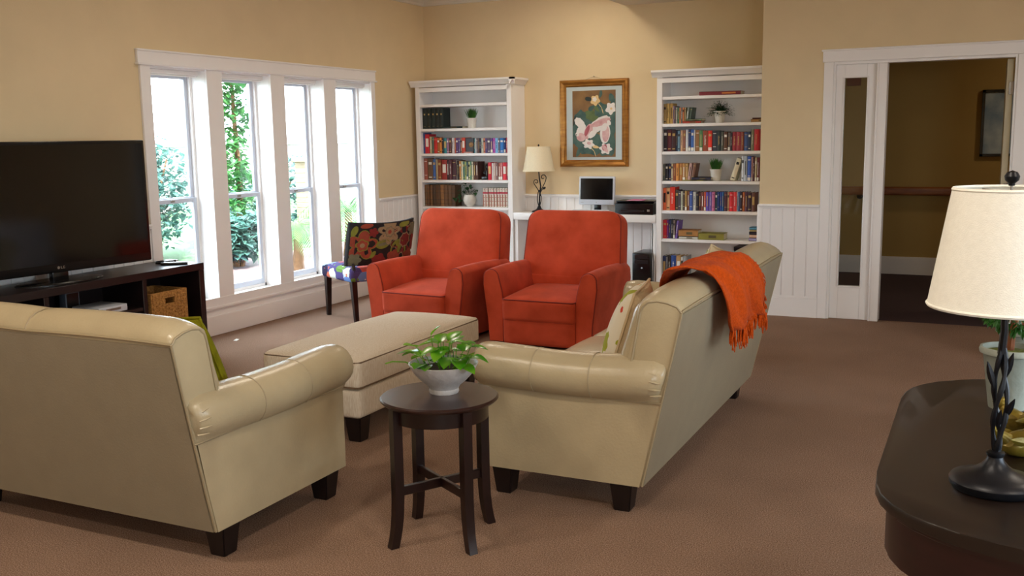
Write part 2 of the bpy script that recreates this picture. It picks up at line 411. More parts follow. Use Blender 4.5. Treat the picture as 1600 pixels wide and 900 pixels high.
# wainscot: tongue-and-groove boards, cap and baseboard
def wains(name, axis, fixed, a0, a1, sgn, step=.089, z0=.17, z1=.89):
    b = NB(); t = .014
    def bx(p0, p1, q0, q1, za, zb, bev=0):
        q0, q1 = fixed + sgn * q0, fixed + sgn * q1
        if q0 > q1: q0, q1 = q1, q0
        if axis == 'y': box(b, q0, q1, p0, p1, za, zb, bev, 1)
        else: box(b, p0, p1, q0, q1, za, zb, bev, 1)
    bx(a0, a1, 0.0, .007, z0, z1)
    n = max(1, round((a1 - a0) / step)); w = (a1 - a0) / n
    for i in range(n): bx(a0 + i * w + .0025, a0 + (i + 1) * w - .0025, .002, t, z0, z1, .003)
    bx(a0, a1, 0, .024, z1, z1 + .014); bx(a0, a1, 0, .036, z1 + .012, z1 + .034, .005)
    struct(name, b, M_TRIM)
    b = NB(); bx(a0, a1, 0, .02, 0, .155, 0); bx(a0, a1, 0, .015, .155, .175, .004)
    struct(name.replace('trim_wainscot', 'baseboard'), b, M_TRIM)
wains('trim_wainscot_left', 'y', XL, YR, 5.245, 1)
wains('trim_wainscot_corner', 'y', XL, 8.2, YB, 1)
wains('trim_wainscot_back', 'x', YB, XL + .03, XA, -1)
wains('trim_wainscot_doorway', 'x', YD, XA, -1.205, -1)
b = NB(); box(b, XA - .012, XA + .03, YD - .018, YD + .01, 0, .92, .004)
struct('trim_wainscot_edge', b, M_TRIM)
# window wall: posts, casings, sill and the panel below
b = NB()
for y0, y1 in ((5.245, 5.34), (5.90, 6.07), (6.65, 6.83), (7.38, 7.56), (8.14, 8.205)):
    box(b, XL, XL + .02, y0, y1, .25, 2.045, .002, 1)
    if 5.3 < y0 < 8: box(b, XL - .2, XL, y0, y1, .25, 2.05)
box(b, XL - .2, XL, 5.30, 5.34, .25, 2.05); box(b, XL - .2, XL, 8.14, 8.16, .25, 2.05)
struct('trim_window_posts', b, M_TRIM)
b = NB()
box(b, XL, XL + .025, 5.225, 8.215, 2.045, 2.145, .003, 1); box(b, XL, XL + .04, 5.215, 8.225, 2.043, 2.058, .004, 1); box(b, XL, XL + .035, 5.22, 8.22, 2.14, 2.155, .004, 1)
box(b, XL - .2, XL, 5.3, 8.16, 2.03, 2.05)
struct('trim_window_head', b, M_TRIM)
b = NB()
box(b, XL - .2, XL, 5.3, 8.16, .25, .275); box(b, XL, XL + .022, 5.246, 8.204, .226, .291, .002, 1); box(b, XL, XL + .033, 5.245, 8.205, .205, .228, .006, 2)
box(b, XL, XL + .016, 5.245, 8.205, 0, .205)
box(b, XL, XL + .03, 5.245, 8.205, .0, .155, .004, 1)
struct('trim_window_sill', b, M_TRIM)
M_SASH = mat('sash_paint', 'c3c8d4', 0.4, 0.02, 10)
for i, (y0, y1) in enumerate(WINS):
    b = NB(); xo, xi = XL - .185, XL - .135
    fr = .022
    box(b, xo, xi, y0, y0 + fr, .275, 2.03); box(b, xo, xi, y1 - fr, y1, .275, 2.03)
    box(b, xo, xi, y0, y1, .275, .275 + fr); box(b, xo, xi, y0, y1, 2.03 - fr, 2.03)
    w = struct('window_%d' % (i + 1), b, M_TRIM)
    def sash(name, x0, x1, z0, z1):
        s = NB(); k = .034
        box(s, x0, x1, y0 + fr, y0 + fr + k, z0, z1, .003, 1); box(s, x0, x1, y1 - fr - k, y1 - fr, z0, z1, .003, 1)
        box(s, x0, x1, y0 + fr + k, y1 - fr - k, z0, z0 + k + .01, .003, 1); box(s, x0, x1, y0 + fr + k, y1 - fr - k, z1 - k, z1, .003, 1)
        s = obj(name, s, M_SASH, w)
        g = NB(); xm = (x0 + x1) / 2; box(g, xm - .002, xm + .002, y0 + fr + k - .004, y1 - fr - k + .004, z0 + k, z1 - k + .004)
        obj('pane', g, M_GLASS, s, smooth=False)
    sash('upper_sash', xo + .002, xo + .026, 1.04, 2.03 - fr)
    sash('lower_sash', xo + .026, xo + .05, .275 + fr, 1.075)
    lk = NB(); box(lk, xo + .05, xo + .062, (y0 + y1) / 2 - .02, (y0 + y1) / 2 + .02, 1.05, 1.068, .003, 1)
    obj('sash_lock', lk, M_STEEL, w)
    # blind headrail drawn right up under the head of the opening
    bl = thing('blind_headrail', 'narrow white blind headrail under the head trim of the %s window' % ('window nearest the television', 'window second from the television', 'third', 'window nearest the bookcase')[i] if 0 else
               'narrow white raised blind under the head of the window ' + ('nearest the television', 'second from the television', 'third from the television', 'nearest the bookcase')[i],
               'blind', (XL - .06, (y0 + y1) / 2, 2.03), group='raised blinds in the window heads')
    hw = (y1 - y0) / 2 - .02
    h = NB(); box(h, -.02, .02, -hw, hw, -.034, .0, .004, 1); obj('headrail', h, M_TRIM, bl)
    h = NB(); box(h, -.012, .012, -hw + .01, hw - .01, -.044, -.036, .002, 1); obj('bottom_rail', h, M_TRIM, bl)
# unseen rear and right windows, added and sized to fill the room with light
b = NB()
for x in (1.5, 2.17, 2.84): box(b, x, x + .06, YR - .16, YR - .08, .6, 2.3)
box(b, 1.5, 2.9, YR - .16, YR - .08, .6, .66); box(b, 1.5, 2.9, YR - .16, YR - .08, 2.24, 2.3); box(b, 1.5, 2.9, YR - .14, YR - .1, 1.42, 1.47)
w = struct('window_5', b, M_TRIM); obj('pane', box(NB(), 1.5, 2.9, YR - .122, YR - .118, .6, 2.3), M_GLASS, w, smooth=False)
b = NB()
for y in (.7, 1.68, 2.66, 3.64): box(b, XR + .08, XR + .16, y, y + .06, .6, 2.3)
box(b, XR + .08, XR + .16, .7, 3.7, .6, .66); box(b, XR + .08, XR + .16, .7, 3.7, 2.24, 2.3); box(b, XR + .1, XR + .14, .7, 3.7, 1.42, 1.47)
w = struct('window_6', b, M_TRIM); obj('pane', box(NB(), XR + .118, XR + .122, .7, 3.7, .6, 2.3), M_GLASS, w, smooth=False)
# doorway: casing, sidelight, posts, open leaf
b = NB()
box(b, -1.205, -1.13, YD - .02, YD, 0, 2.04, .003, 1); box(b, -1.13, -1.115, YD - .005, YD + .12, 0, 2.04)
box(b, .155, .24, YD - .02, YD, 0, 2.04, .003, 1); box(b, .14, .155, YD - .005, YD + .12, 0, 2.04)
struct('trim_door_casing', b, M_TRIM)
b = NB(); box(b, -1.215, .285, YD - .025, YD, 2.04, 2.13, .003, 1); box(b, -1.225, .295, YD - .034, YD, 2.122, 2.137, .004, 1); box(b, -1.115, .14, YD, YD + .12, 2.02, 2.04)
struct('trim_door_head', b, M_TRIM)
b = NB(); box(b, -.80, -.735, YD - .012, YD + .12, 0, 2.02, .004, 1); box(b, -.812, -.797, YD - .018, YD + .02, 0, 2.02, .004, 1)
struct('trim_door_post', b, M_TRIM)
b = NB(); x0, x1, g0, g1 = -1.115, -.80, -1.052, -.885; ya, yb = YD + .03, YD + .07
box(b, x0, g0, ya, yb, 0, 2.02, .002, 1); box(b, g1, x1, ya, yb, 0, 2.02, .002, 1); box(b, g0, g1, ya, yb, 0, .27, .002, 1); box(b, g0, g1, ya, yb, 1.915, 2.02, .002, 1)
for (u0, u1, w0, w1) in ((g0 - .012, g0, .26, 1.925), (g1, g1 + .012, .26, 1.925)): box(b, u0, u1, ya - .008, ya, w0, w1, .003, 1)
for (w0, w1) in ((.258, .27), (1.915, 1.927)): box(b, g0 - .012, g1 + .012, ya - .008, ya, w0, w1, .003, 1)
d = struct('door_1', b, M_TRIM); obj('pane', box(NB(), g0 - .005, g1 + .005, ya + .014, ya + .022, .262, 1.92), M_GLASS, d, smooth=False)
b = NB(); box(b, .088, .132, YD + .125, YD + .95, .01, 2.015, .003, 1)
d = struct('door_2', b, mat('door_paint', 'd2c8a8', 0.4, 0.02, 8))
for z in (.3, 1.05, 1.80):
    h = NB(); box(h, .106, .139, YD + .108, YD + .127, z - .045, z + .045, .002, 1); tube(h, [(.134, YD + .112, z - .05), (.134, YD + .112, z + .05)], .006)
    obj('hinge', h, M_STEEL, d)
h = NB(); tube(h, [(.088, YD + .88, .98), (.04, YD + .88, .98), (.03, YD + .84, .98), (.03, YD + .78, .98)], .01); obj('door_handle', h, M_STEEL, d)
# ceiling lamp trims, the added lamp included
for i, (x, y) in enumerate(LAMPS):
    t = NB(); lathe(t, [(.13, 2.992), (.17, 2.99), (.175, 2.999), (.175, 3.02), (.13, 3.02), (.13, 2.992)], 32, (x, y)); o = struct('ceiling_lamp_trim', t, M_TRIM)
t = NB(); lathe(t, [(.16, 2.712), (.19, 2.71), (.195, 2.72), (.16, 2.72), (.16, 2.712)], 32, (1.4, 10.0)); struct('hall_lamp_trim', t, M_TRIM)
# power plate under the window sill strip is absent in the picture; hall handrail, picture, sign
r = thing('handrail', 'long oak handrail on dark brackets along the hallway wall', 'handrail', (0, 11.1, .88))
b = NB(); prism(b, rrect(.055, .09, .02, 4, -.075, 0), 'x', -3.05, 3.1); obj('rail', b, M_RAIL, r)
for x in (-2.4, -1.22, -.05 - .36 + .2, .95, 2.1):
    k = NB(); tube(k, [(x, -.0, -.06), (x, -.06, -.06), (x, -.075, -.03)], .014, 8); lathe(k, [(0, 0), (.032, 0), (.032, .012), (0, .012)], 16, M=TR(x, -.0, -.06) @ RX(PI / 2)); obj('bracket', k, M_IRON, r)
p = thing('wall_picture', 'black framed blue and grey print on the hallway wall', 'picture', (.16, 11.085, 1.56))
b = NB(); fw = .028
for (x0, x1, z0, z1) in ((-.25, -.25 + fw, -.33, .33), (.25 - fw, .25, -.33, .33), (-.25, .25, -.33, -.33 + fw), (-.25, .25, .33 - fw, .33)): box(b, x0, x1, -.02, .012, z0, z1, .002, 1)
obj('frame', b, M_BLACK, p)
b = NB(); box(b, -.225, .225, -.006, .006, -.305, .305); obj('print', b, mat('hall_print', 'c4d4e0', 0.4, 1, 5, col2='6c8cb4'), p, smooth=False)
s = thing('wall_sign', 'small dark red sign high on the hallway wall', 'sign', (-1.32, 11.094, 2.02))
b = NB(); box(b, -.07, .07, -.012, .006, -.045, .045, .004, 1); obj('plate', b, mat('sign_red', '7a2a1c', 0.5, 0.1, 30), s)

# ------------------------------------------------------------------ outdoors
struct('patio', box(NB(), -9.2, XL - .2, -6, 22, -.22, -.1), M_PATIO, smooth=False)
struct('lawn', box(NB(), -40, -9.2, -20, 50, -.22, -.08), M_LAWN, smooth=False)
struct('ground_outer', box(NB(), 3.4, 16, -12, 16, -.22, -.1), M_PATIO, smooth=False)
struct('ground_rear', box(NB(), -9.2, 3.4, -14, -2.7, -.23, -.11), M_PATIO, smooth=False)
def leafcloud(bm, n, cx, cy, cz, rx, ry, rz, s, fold=.25, shell=.55):
    for _ in range(n):
        while True:
            p = Vector([random.uniform(-1, 1) for _ in range(3)])
            if shell < p.length <= 1: break
        c = Vector((cx + p.x * rx, cy + p.y * ry, cz + p.z * rz))
        a = random.uniform(0, 2 * PI); e = random.uniform(-.9, .5)
        d = Vector((math.cos(a) * math.cos(e), math.sin(a) * math.cos(e), math.sin(e))); w = d.cross(Vector((0, 0, 1))).normalized(); u = w.cross(d)
        L_ = s * random.uniform(.7, 1.3); q = L_ * .28
        v = [bm.verts.new(x) for x in (c, c + d * L_ * .45 + w * q + u * q * fold, c + d * L_, c + d * L_ * .45 - w * q + u * q * fold)]
        bm.faces.new((v[0], v[1], v[2])); bm.faces.new((v[0], v[2], v[3]))
def shrub(name, label, cat, x, y, h, r, n, s, m, grp, trunk=True, lobes=6):
    t = thing(name, label, cat, (x, y, -.1), 0, grp)
    b = NB()
    for k in range(lobes):
        a = 2 * PI * k / lobes + random.random(); d = r * random.uniform(.2, .6)
        leafcloud(b, n // lobes, math.cos(a) * d, math.sin(a) * d, h * random.uniform(.35, .78), r * .6, r * .6, h * .3, s)
    obj('foliage', b, m, t, recalc=False, smooth=False)
    b = NB()
    for k in range(5):
        a = 2 * PI * k / 5; tube(b, [(0.05 * math.cos(a), .05 * math.sin(a), 0), (r * .25 * math.cos(a), r * .25 * math.sin(a), h * .4), (r * .45 * math.cos(a + .4), r * .45 * math.sin(a + .4), h * .75)], [.03, .022, .01], 6)
    obj('stem', b, M_TRUNK, t)
    return t
G = 'shrubs beyond the patio'
shrub('garden_shrub', 'loose pale shrub seen through the window nearest the television', 'shrub', -10.3, 9.9, 1.85, .8, 2600, .13, M_LEAF_OUT, G)
shrub('garden_shrub', 'low leafy shrub behind the television end of the patio', 'shrub', -9.9, 8.2, 1.25, .7, 1800, .12, M_LEAF_OUT, G)
shrub('garden_shrub', 'spiky low shrub at the foot of the tall green tree', 'shrub', -8.7, 9.9, .75, .42, 1500, .16, M_LEAF_OUT, G)
shrub('garden_shrub', 'dense shrub between the tree and the brick pillar', 'shrub', -10.9, 13.3, 1.3, .8, 1600, .13, M_LEAF_OUT, G)
t = thing('garden_tree', 'tall narrow green tree filling the second window', 'tree', (-9.75, 11.15, -.1))
b = NB()
for k in range(11):
    z = .8 + k * .2; leafcloud(b, 170, random.uniform(-.25, .25), random.uniform(-.2, .2) + (.12 if k % 2 else -.15), z, .36, .34, .22, .14)
obj('foliage', b, M_LEAF_OUT2, t, recalc=False, smooth=False)
b = tube(NB(), [(0, 0, 0), (.03, .02, 1), (-.02, .03, 2), (0, 0, 2.9)], [.06, .045, .03, .015], 8); obj('trunk', b, M_TRUNK, t)
def palm(x, y, h, n, L_, label):
    t = thing('palm', label, 'palm', (x, y, -.1), 0, 'palms outside the windows')
    b = tube(NB(), [(0, 0, 0), (.02, 0, h * .5), (0, .02, h)], [.08, .06, .05], 8); obj('trunk', b, M_TRUNK, t)
    for k in range(n):
        a = 2 * PI * k / n + random.uniform(-.2, .2); el = random.uniform(.2, 1.2); b = NB(); pts = []
        for i in range(13):
            s = i / 12; rr = L_ * s * math.cos(el * (1 - s * .3)); z = h + L_ * s * math.sin(el) - L_ * 1.05 * s * s
            pts.append(Vector((rr * math.cos(a), rr * math.sin(a), z)))
        tube(b, pts, [.012 * (1 - .07 * i) for i in range(13)], 5)
        for i in range(1, 12):
            for j in range(2):
                p = pts[i].lerp(pts[i + 1], j / 2); d = (pts[i + 1] - pts[i]).normalized(); side = d.cross(Vector((0, 0, 1))).normalized()
                for sg in (-1, 1):
                    ll = L_ * .34 * math.sin(PI * (i + j / 2) / 13) + .05; e = p + side * sg * ll * .8 + d * ll * .5 - Vector((0, 0, ll * .45)); w = d * .007
                    v = [b.verts.new(q) for q in (p - w, p + w, p.lerp(e, .6) + w * .8, e, p.lerp(e, .6) - w * .8)]; b.faces.new(v)
        obj('frond', b, M_LEAF_PALM, t, recalc=False, smooth=False)
palm(-8.0, 11.35, .6, 15, 1.15, 'feathery palm seen through the window nearest the bookcase')
palm(-7.6, 9.7, .55, 11, .55, 'smaller palm in front of the brick pillar in the third window')
def pillar():
    t = thing('brick_pillar', 'cream brick garden pillar seen through the third window', 'pillar', (-9.7, 12.85, -.1))
    b = NB(); z = 0; k = 0
    while z < 1.25:
        for sx in (-1, 1):
            for sy in (-1, 1):
                o = .02 if k % 2 else -.02
                box(b, min(0 + o, sx * .19), max(0 + o, sx * .19), min(0 - o, sy * .19), max(0 - o, sy * .19), z, z + .068, .004, 1)
        z += .078; k += 1
    obj('brickwork', b, M_BRICK, t)
    obj('mortar', box(NB(), -.183, .183, -.183, .183, 0, 1.26), mat('mortar', 'b9a888', .9, .1, 30), t, smooth=False)
    obj('cap', box(NB(), -.23, .23, -.23, .23, 1.26, 1.32, .01), M_BRICK, t)
    b = NB(); box(b, -.045, .045, -.045, .045, 1.32, 3.2, .004, 1); obj('post', b, M_TRIM, t)
pillar()
t = thing('garden_wall', 'pale rendered boundary wall beyond the lawn', 'wall', (-17, 12, -.1))
b = NB(); box(b, -.15, .15, -14, 16, 0, 1.5, .01, 1); obj('wall_body', b, mat('render', '8a8680', .9, .05, 3), t); b = NB(); box(b, -.2, .2, -14, 16, 1.5, 1.58, .01, 1); obj('coping', b, M_TRIM, t)
# ------------------------------------------------------------------ sofas
def back_profile():
    return [(0, .12), (-.04, .30), (-.085, .50), (-.125, .68), (-.158, .835), (-.155, .854), (-.136, .878), (-.10, .896), (-.06, .902), (-.022, .894), (.002, .870), (.012, .838), (.024, .76), (.045, .66), (.075, .55), (.13, .42), (.15, .30), (.15, .12)]
def make_sofa(name, label, Wd, D, ncush, loc, rz):
    t = thing(name, label, 'sofa', loc, rz); hw = Wd / 2
    # back: crowned over each cushion, slightly flared at the ends towards the top
    b = NB()
    def wp(v, tt):
        u = (tt + hw) / Wd * ncush; c = abs(math.sin(PI * (u % 1.0) if 0 < u < ncush else 0))
        x = v.x * (1 + .012 * max(0, v.z - .3) / .6)
        z = v.z
        if v.z > .80: z += .014 * (c ** .35) * min(1, (v.z - .80) / .1) - .004 - .022 * max(0, 1 - (hw - abs(tt)) / .13) ** 2 * min(1, max(0, v.z - .84) / .05)
        y = v.y
        if v.z > .5 and v.y > -.01: y += .015 * c ** .4
        return (x, y, z)
    prism(b, back_profile(), 'x', -hw + .004, hw - .004, bev=.012, seg=3, nseg=44, warp=wp)
    bk = obj('backrest', b, M_LEATHER, t, ang=50)
    # smooth rear cover panel
    b = NB(); n = 30
    rows = []
    for i in range(n + 1):
        x = -hw + .012 + (Wd - .024) * i / n
        rows.append([b.verts.new((x * (1 + .012 * max(0, z - .3) / .6), y - .006, z)) for y, z in [(0, .122), (-.04, .30), (-.085, .50), (-.125, .68), (-.155, .826)]])
        rows[-1] += [b.verts.new((v.co.x, v.co.y + .008, v.co.z)) for v in rows[-1]]
    for A, B in zip(rows, rows[1:]):
        for k in range(4):
            b.faces.new((A[k], B[k], B[k + 1], A[k + 1]))
        b.faces.new((A[4], B[4], B[9], A[9])); b.faces.new((A[0], A[5], B[5], B[0]))
    for R_ in (rows[0], rows[-1]):
        for k in range(4): b.faces.new((R_[k], R_[k + 1], R_[k + 6], R_[k + 5]))
    tag(obj('rear_panel', b, M_LEATHERB, t), 'matt grey-beige rear cover')
    # welt along the top rear seam and round each end panel
    b = NB(); pts = []
    for i in range(60):
        x = -hw + Wd * i / 59; u = i / 59 * ncush; c = abs(math.sin(PI * (u % 1))); pts.append((x * 1.008, -.161, .836 + .006 * c))
    tube(b, pts, .0055, 6)
    for s in (-1, 1):
        pr = [(-.154, .840), (-.138, .860), (-.10, .873), (-.06, .878), (-.024, .872), (-.002, .852), (.008, .825), (.020, .76), (.038, .66), (.05, .60)]
        tube(b, [(s * (hw * 1.008 - .002), y - .003, z - .006) for y, z in pr], .0045, 6)
        tube(b, [(s * (hw - .001) * (1 + .012 * max(0, z - .3) / .6), y - .003, z) for y, z in [(0, .125), (-.04, .30), (-.085, .50), (-.125, .68), (-.158, .835)]], .0045, 6)
    for k in range(1, ncush):
        x = -hw + Wd * k / ncush
        tube(b, [(x, y * .985, z) for y, z in [(-.160, .838), (-.154, .852), (-.138, .874), (-.11, .892), (-.07, .902), (-.035, .896), (-.006, .876), (.012, .843), (.028, .76)]], .004, 6)
    obj('piping', b, M_PIPE, t)
    # arms with rolled tops
    aw = .17
    for s in (-1, 1):
        b = NB(); R_ = .094; cx, cz = hw - .045, .55
        sec = [(hw, .12), (hw, .30), (hw, .468)]
        for i in range(15):
            a = math.radians(-52 + (232) * i / 14); sec.append((cx + R_ * 1.08 * math.cos(a), cz + R_ * math.sin(a)))
        sec += [(hw - aw + .01, .47), (hw - aw + .015, .30), (hw - aw + .015, .12)]
        ys = [-1, 0, .35, .7, .97, 1.0]; rows = []
        yr = lambda z: -.165 * max(0, z - .12) / .725 + .008
        for j, f in enumerate([0, .012, .06, .2, .4, .6, .8, .93, .985, 1.0]):
            row = []
            for (x, z) in sec:
                roll = z > .468 or x > hw + .005
                y0 = yr(min(z, .6)) - (.0 if not roll else .0); y1 = D + (.02 if roll else 0)
                sc = 1.0
                if roll: sc = {0: .72, 1: .86, 2: .98, 8: .95, 9: .86}.get(j, 1.0)
                X = cx + (x - cx) * sc if roll else x; Z = cz + (z - cz) * sc if roll else z
                # gentle dip of the roll between front and back
                row.append(b.verts.new((s * X, y0 + (y1 - y0) * f, Z + (.008 * math.cos(f * PI * 2) if roll else 0))))
            rows.append(row)
        n = len(sec)
        for A, B in zip(rows, rows[1:]):
            for k in range(n): b.faces.new((A[k], A[(k + 1) % n], B[(k + 1) % n], B[k]))
        b.faces.new(rows[0]); b.faces.new(rows[-1])
        arm = obj('arm', b, M_LEATHER, t, ang=48)
        b = NB(); ring = []
        for i in range(15):
            a = math.radians(-52 + 232 * i / 14); ring.append((s * (cx + R_ * .93 * math.cos(a)), D + .019, cz + .008 + R_ * .87 * math.sin(a)))
        tube(b, ring, .0045, 6)
        for f in (.36, .66):
            tube(b, [(s * (cx + (R_ * 1.08 + .0005) * math.cos(math.radians(a))), -.10 + (D + .14) * f, cz + (R_ + .0005) * math.sin(math.radians(a)) + .008 * math.cos(f * PI * 2)) for a in range(-50, 181, 15)], .0028, 5)
        tube(b, [(s * (hw + .004), -.085 + (D + .085) * i / 10, .470) for i in range(11)], .004, 5)
        obj('piping', b, M_PIPE, arm)
        # pleats where the roll meets the back
        for i in range(5):
            b = NB(); a = math.radians(-34 + 20 * i); p0 = Vector((s * (cx + R_ * .86 * math.cos(a)), -.086, cz + R_ * .80 * math.sin(a))); p1 = Vector((s * (cx + R_ * 1.06 * math.cos(a)), -.045, cz + R_ * .98 * math.sin(a) + .008))
            tube(b, [p0, p0.lerp(p1, .5) + Vector((s * .003, -.004, 0)), p1], [.003, .0045, .001], 5)
            obj('pleat', b, M_LEATHER, arm)
    b = NB(); box(b, -hw + .13, hw - .13, .12, D - .01, .12, .30, .012)
    obj('base', b, M_LEATHER, t)
    wc = (Wd - 2 * aw + .02) / ncush
    for k in range(ncush):
        b = NB(); puff(b, wc - .006, D - .13, .15, .045, .028, .004, 12, TR(-hw + aw - .01 + wc * (k + .5), .11 + (D - .09) / 2, .375)); c = obj('seat_cushion', b, M_LEATHER, t, ang=60)
        b = NB(); loop = [(-hw + aw - .01 + wc * (k + .5) + x, .11 + (D - .09) / 2 + y, .432) for x, y in rrect(wc - .018, D - .142, .04)]; tube(b, loop, .005, 6, closed=True); obj('piping', b, M_PIPE, c)
        b = NB(); puff(b, (Wd - .012) / ncush - .003, .15, .46, .06, .012, .0, 12, TR(-hw + .006 + (Wd - .012) / ncush * (k + .5), .028, .640) @ RX(.30)); obj('back_cushion', b, M_LEATHER, t, ang=60)
    for sx in (-1, 1):
        for yy in (.09, D - .08):
            b = NB(); q = []
            for z, w in ((0, .034), (.123, .047)): q.append([b.verts.new((sx * (hw - .058) + dx * w, yy + dy * w, z)) for dx, dy in ((-1, -1), (1, -1), (1, 1), (-1, 1))])
            b.faces.new(q[0]); b.faces.new(q[1])
            for i in range(4): b.faces.new((q[0][i], q[0][(i + 1) % 4], q[1][(i + 1) % 4], q[1][i]))
            bmesh.ops.bevel(b, geom=list(b.edges), offset=.004, segments=2, affect='EDGES')
            lg = obj('leg', b, M_LEG, t)
    return t
make_sofa('loveseat', 'cream leather loveseat seen from behind with green cushion, facing the television wall', 1.40, .79, 2, (-3.115, 2.55, 0), 0)
make_sofa('sofa', 'long cream leather sofa seen end-on with an orange throw over its back', 1.98, .70, 3, (-1.175, 4.57, 0), PI / 2)

# ------------------------------------------------------------------ cushions and throw
def cushion(name, label, w, h, th, m, mp, M, cat='cushion'):
    t = thing(name, label, cat, M.translation); M0 = M.to_3x3().to_4x4()
    b = NB(); n = 18; g = {}
    for sgn in (1, -1):
        for i in range(n + 1):
            for j in range(n + 1):
                u, v = -1 + 2 * i / n, -1 + 2 * j / n
                if sgn < 0 and (abs(u) == 1 or abs(v) == 1): g[(sgn, i, j)] = g[(1, i, j)]; continue
                e = ((1 - u * u) * (1 - v * v)) ** .42; pin = 1 - .035 * (1 - abs(v) ** 2) * (abs(u) ** 3); pin2 = 1 - .035 * (1 - abs(u) ** 2) * (abs(v) ** 3)
                g[(sgn, i, j)] = b.verts.new(M0 @ Vector((u * w / 2 * pin, sgn * th / 2 * e, v * h / 2 * pin2)))
        for i in range(n):
            for j in range(n): b.faces.new((g[(sgn, i, j)], g[(sgn, i + 1, j)], g[(sgn, i + 1, j + 1)], g[(sgn, i, j + 1)])).material_index = 0 if sgn > 0 else 1
    obj('cover', b, m, t, ang=80)
    b = NB(); ed = []
    for k in range(72):
        q = k / 18; s = int(q); f = -1 + 2 * (q - s); u, v = [(f, -1), (1, f), (-f, 1), (-1, -f)][s]
        ed.append(M0 @ Vector((u * w / 2 * (1 - .035 * (1 - v * v) * abs(u) ** 3), 0, v * h / 2 * (1 - .035 * (1 - u * u) * abs(v) ** 3))))
    tube(b, ed, .006, 6, closed=True); obj('piping', b, mp, t)
    return t
cushion('cushion', 'olive green cushion propped against the loveseat backrest', .42, .42, .15, [M_GREENC, M_GREENC], M_GREENC, TR(-2.765, 2.80, .645) @ RZ(-.12) @ RX(.30) @ RY(-.09))
cushion('cushion', 'cream cushion with red and green flowers against the near end of the long sofa', .44, .44, .17, [M_FLORALW, M_LINEN], M_LINEN, TR(-1.385, 4.02, .645) @ RZ(PI / 2 + .17) @ RX(.30))
cushion('cushion', 'cream cushion whose corner pokes up beyond the orange throw', .44, .44, .15, [M_FLORALW, M_LINEN], M_LINEN, TR(-1.33, 5.28, .665) @ RZ(PI / 2 - .1) @ RX(.2) @ RY(.22))
# throw: draped over the sofa back, gathered into folds, fringe at the ends
def throw():
    t = thing('throw_blanket', 'bright orange knitted throw with fringe draped over the long sofa back', 'blanket', (-1.08, 4.4, .95))
    O = Vector((-1.08, 4.4, .95))
    # path across the back (x, z): front low -> crest -> rear low
    path = [(-1.300, .62), (-1.262, .70), (-1.236, .79), (-1.205, .86), (-1.17, .905), (-1.135, .924), (-1.10, .930), (-1.06, .920), (-1.020, .892), (-.998, .855), (-.988, .81), (-.986, .76), (-.990, .715), (-.993, .69), (-.996, .665)]
    n = 64; np_ = 46; b = NB(); rows = []
    def P(s):
        q = s * (len(path) - 1); i = min(int(q), len(path) - 2); f = q - i
        return path[i][0] + (path[i + 1][0] - path[i][0]) * f, path[i][1] + (path[i + 1][1] - path[i][1]) * f
    fringe = []
    for i in range(np_ + 1):
        s = i / np_; x, z = P(s); row = []
        y0 = 3.86 + .28 * max(0, (s - .35) / .65) ** .9 + 1.2 * max(0, .36 - s); y1 = 4.40 + .42 * max(0, (s - .28) / .72) ** .85
        for j in range(n + 1):
            u = j / n
            wv = math.sin(u * 23 + s * 3.1) * .5 + math.sin(u * 41 - s * 5 + 1) * .3 + math.sin(u * 11 + s * 6) * .45
            amp = .010 + .022 * s * (1 - .2 * s) if s > .5 else .010
            off = .020 + amp * (wv + 1.0)
            # outward normal of the path
            x2, z2 = P(min(1, s + .02)); x1, z1 = P(max(0, s - .02)); dx, dz = x2 - x1, z2 - z1; L_ = math.hypot(dx, dz); nx, nz = -dz / L_, dx / L_
            y = y0 + (y1 - y0) * u + .010 * math.sin(s * 17 + u * 9)
            row.append(b.verts.new(Vector((x + nx * off, y, z + nz * off)) - O))
        rows.append(row)
    for A, B in zip(rows, rows[1:]):
        for j in range(n): b.faces.new((A[j], A[j + 1], B[j + 1], B[j]))
    o = obj('cloth', b, M_THROW, t, ang=80)
    md = o.modifiers.new('thick', 'SOLIDIFY'); md.thickness = .007; md.offset = 0
    ends = [r.co.copy() for r in []]
    b = NB(); me = o.data; cnt = n + 1
    last = [me.vertices[np_ * cnt + j].co.copy() for j in range(cnt)]
    for j in range(cnt):
        for k in range(2):
            p = last[j] + Vector((random.uniform(-.006, .006), random.uniform(-.006, .006), .004)); L_ = random.uniform(.045, .10)
            q = p + Vector((random.uniform(-.006, .012), random.uniform(-.015, .015), -L_)); m_ = p.lerp(q, .5) + Vector((random.uniform(-.006, .006), random.uniform(-.006, .006), 0))
            tube(b, [p, m_, q], [.0042, .0036, .0022], 5)
    # edge fringe along the far hanging side
    for i in range(26, np_ + 1):
        p = me.vertices[i * cnt + n].co.copy(); q = p + Vector((random.uniform(-.005, .01), random.uniform(.012, .03), random.uniform(-.03, -.01)))
        tube(b, [p, p.lerp(q, .5) + Vector((0, 0, .006)), q], [.0042, .0035, .002], 5)
    obj('fringe', b, M_THROW, t, ang=80)
throw()

